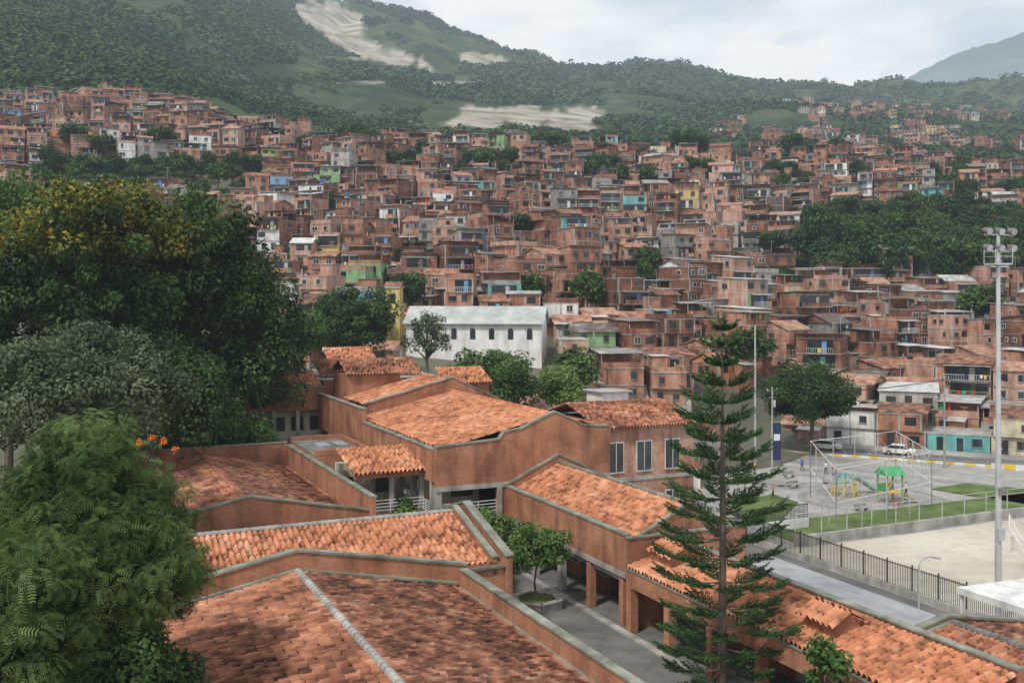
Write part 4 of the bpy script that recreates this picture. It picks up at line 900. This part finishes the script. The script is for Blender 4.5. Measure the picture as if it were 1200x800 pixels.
# people (skin-modifier bodies)
def person(x,y,z,yaw,shirt,pants='cloth_navy',h=1.7,stride=.18):
    k=h/1.72
    J={'pel':(0,0,.95,.13),'che':(0,0,1.30,.15),'neck':(0,0,1.46,.06),'hd':(0,0.02,1.58,.095),'tp':(0,.01,1.68,.07),
       'ls':(-.19,0,1.40,.06),'le':(-.25,-.03,1.12,.042),'lh':(-.24,.08,.88,.03),'rs':(.19,0,1.40,.06),'re':(.25,.02,1.12,.042),'rh':(.24,-.10,.88,.03),
       'lk':(-.10,stride*.6,.5,.065),'la':(-.11,stride,.09,.042),'lt':(-.11,stride+.16,.04,.035),'rk':(.10,-stride*.1,.5,.065),'ra':(.11,-stride,.09,.042),'rt':(.11,-stride+.16,.04,.035),'lhp':(-.1,0,.88,.09),'rhp':(.1,0,.88,.09)}
    names=list(J); E=[('pel','che'),('che','neck'),('neck','hd'),('hd','tp'),('che','ls'),('ls','le'),('le','lh'),('che','rs'),('rs','re'),('re','rh'),('pel','lhp'),('lhp','lk'),('lk','la'),('la','lt'),('pel','rhp'),('rhp','rk'),('rk','ra'),('ra','rt')]
    me=bpy.data.meshes.new('p'); me.from_pydata([tuple(c*k for c in J[n][:3]) for n in names],[(names.index(a),names.index(c)) for a,c in E],[])
    o=bpy.data.objects.new('p',me); link(o); md=o.modifiers.new('s','SKIN'); 
    for i,n in enumerate(names): me.skin_vertices[0].data[i].radius=(J[n][3]*k,J[n][3]*k*.85)
    me.skin_vertices[0].data[0].use_root=True
    sb=o.modifiers.new('ss','SUBSURF'); sb.levels=1
    dg=bpy.context.evaluated_depsgraph_get(); m2=bpy.data.meshes.new_from_object(o.evaluated_get(dg)); bpy.data.objects.remove(o)
    m2.materials.clear()
    for n in(shirt,pants,'skin','hair'): m2.materials.append(MATS[n])
    for f in m2.polygons:
        c=f.center/k; f.material_index=3 if c.z>1.62 or (c.z>1.52 and c.y<0) else 2 if c.z>1.47 or (abs(c.x)>.2 and c.z<1.2) else 0 if c.z>.95 else 1
        f.use_smooth=True
    o=bpy.data.objects.new('person',m2); o.location=(x,y,z); o.rotation_euler=(0,0,yaw); link(o)
for px,py,sh in[(906,585,'cloth_orange'),(968,556,'cloth_white'),(976,557,'cloth_red'),(940,552,'cloth_blue'),(1062,582,'cloth_white'),(884,556,'cloth_yellow')]:
    p=P_(px,py); person(p.x,p.y,PZ,random.random()*6,sh)
for px,py in[(930,572),(1010,600),(925,560)]:
    p=P_(px,py); b=MB(); b.box(-.9,.9,-.25,.25,.42,.5,'concrete'); b.box(-.75,-.55,-.2,.2,0,.42,'concrete'); b.box(.55,.75,-.2,.2,0,.42,'concrete'); b.box(-.9,.9,.2,.27,.55,.85,'concrete');b.box(-.75,-.68,.2,.27,.4,.6,'concrete');b.box(.68,.75,.2,.27,.4,.6,'concrete'); b.build('park_bench',p,.5)
# ---------------------------------------------------------------- haze volume (air between the hills)
if HAZE:
    bpy.ops.mesh.primitive_cube_add(size=1,location=(0,3500,400)); hzb=bpy.context.object; hzb.name='atmosphere_haze'; hzb.scale=(14000,7400,960)
    m=bpy.data.materials.new('haze'); m.use_nodes=True; nt=m.node_tree; nt.nodes.clear(); o_=nt.nodes.new('ShaderNodeOutputMaterial')
    ab=nt.nodes.new('ShaderNodeVolumeAbsorption'); ab.inputs[0].default_value=(0,0,0,1); DEN=.00015; ab.inputs[1].default_value=DEN
    em=nt.nodes.new('ShaderNodeEmission'); em.inputs[0].default_value=(.58,.67,.76,1); em.inputs[1].default_value=DEN  # glow added to the volume in place of light scattered by haze
    ad=nt.nodes.new('ShaderNodeAddShader'); nt.links.new(ab.outputs[0],ad.inputs[0]); nt.links.new(em.outputs[0],ad.inputs[1]); nt.links.new(ad.outputs[0],o_.inputs['Volume'])
    hzb.data.materials.append(m)
# ---------------------------------------------------------------- world, sun, camera
w=bpy.data.worlds.new('World'); sc.world=w; w.use_nodes=True; nt=w.node_tree;N=nt.nodes;L=nt.links;N.clear()
o_=N.new('ShaderNodeOutputWorld'); sky=N.new('ShaderNodeTexSky'); sky.sky_type='NISHITA'; sky.sun_disc=False
SE=math.radians(52); SAZ=math.radians(215)
sky.sun_elevation=SE; sky.sun_rotation=SAZ
bg=N.new('ShaderNodeBackground'); bg.inputs[1].default_value=.14; L.new(sky.outputs[0],bg.inputs[0])
tc=N.new('ShaderNodeTexCoord'); mp=N.new('ShaderNodeMapping'); mp.inputs['Scale'].default_value=(1,1,3.2); L.new(tc.outputs['Generated'],mp.inputs[0])
n1=N.new('ShaderNodeTexNoise'); n1.inputs['Scale'].default_value=2.6; n1.inputs['Detail'].default_value=9; n1.inputs['Roughness'].default_value=.55; n1.inputs['Distortion'].default_value=.3; L.new(mp.outputs[0],n1.inputs['Vector'])
c1=N.new('ShaderNodeValToRGB'); c1.color_ramp.elements[0].position=.36; c1.color_ramp.elements[0].color=(.4,.4,.4,1); c1.color_ramp.elements[1].position=.48; c1.color_ramp.elements[1].color=(1,1,1,1); L.new(n1.outputs['Fac'],c1.inputs[0])
n2=N.new('ShaderNodeTexNoise'); n2.inputs['Scale'].default_value=4.5; n2.inputs['Detail'].default_value=9; L.new(mp.outputs[0],n2.inputs['Vector'])
c2=N.new('ShaderNodeValToRGB'); c2.color_ramp.elements[0].position=.40; c2.color_ramp.elements[0].color=(.70,.78,.86,1); c2.color_ramp.elements[1].position=.58; c2.color_ramp.elements[1].color=(1.08,1.07,1.05,1); L.new(n2.outputs['Fac'],c2.inputs[0])
b2=N.new('ShaderNodeBackground'); b2.inputs[1].default_value=1.0; L.new(c2.outputs[0],b2.inputs[0])
mx=N.new('ShaderNodeMixShader'); L.new(c1.outputs[0],mx.inputs[0]); L.new(bg.outputs[0],mx.inputs[1]); L.new(b2.outputs[0],mx.inputs[2]); L.new(mx.outputs[0],o_.inputs[0])
sl=bpy.data.lights.new('sun','SUN'); sl.energy=2.9; sl.angle=math.radians(6); sl.color=(1,.94,.85); so=bpy.data.objects.new('sun',sl); link(so)
dirv=Vector((math.sin(SAZ)*math.cos(SE),math.cos(SAZ)*math.cos(SE),math.sin(SE))); so.rotation_euler=dirv.to_track_quat('Z','Y').to_euler()
cam=bpy.data.cameras.new('camera'); co=bpy.data.objects.new('camera',cam); link(co); co.location=(0,0,CZ); co.rotation_euler=(math.radians(90),0,0)
cam.sensor_width=36; cam.lens=35.0; cam.shift_y=-50/1200; cam.clip_start=.5; cam.clip_end=12000; sc.camera=co
sc.view_settings.view_transform='Standard'; sc.view_settings.look='None'; sc.view_settings.exposure=0
print('objects',len(bpy.data.objects),'t',time.time()-T0)
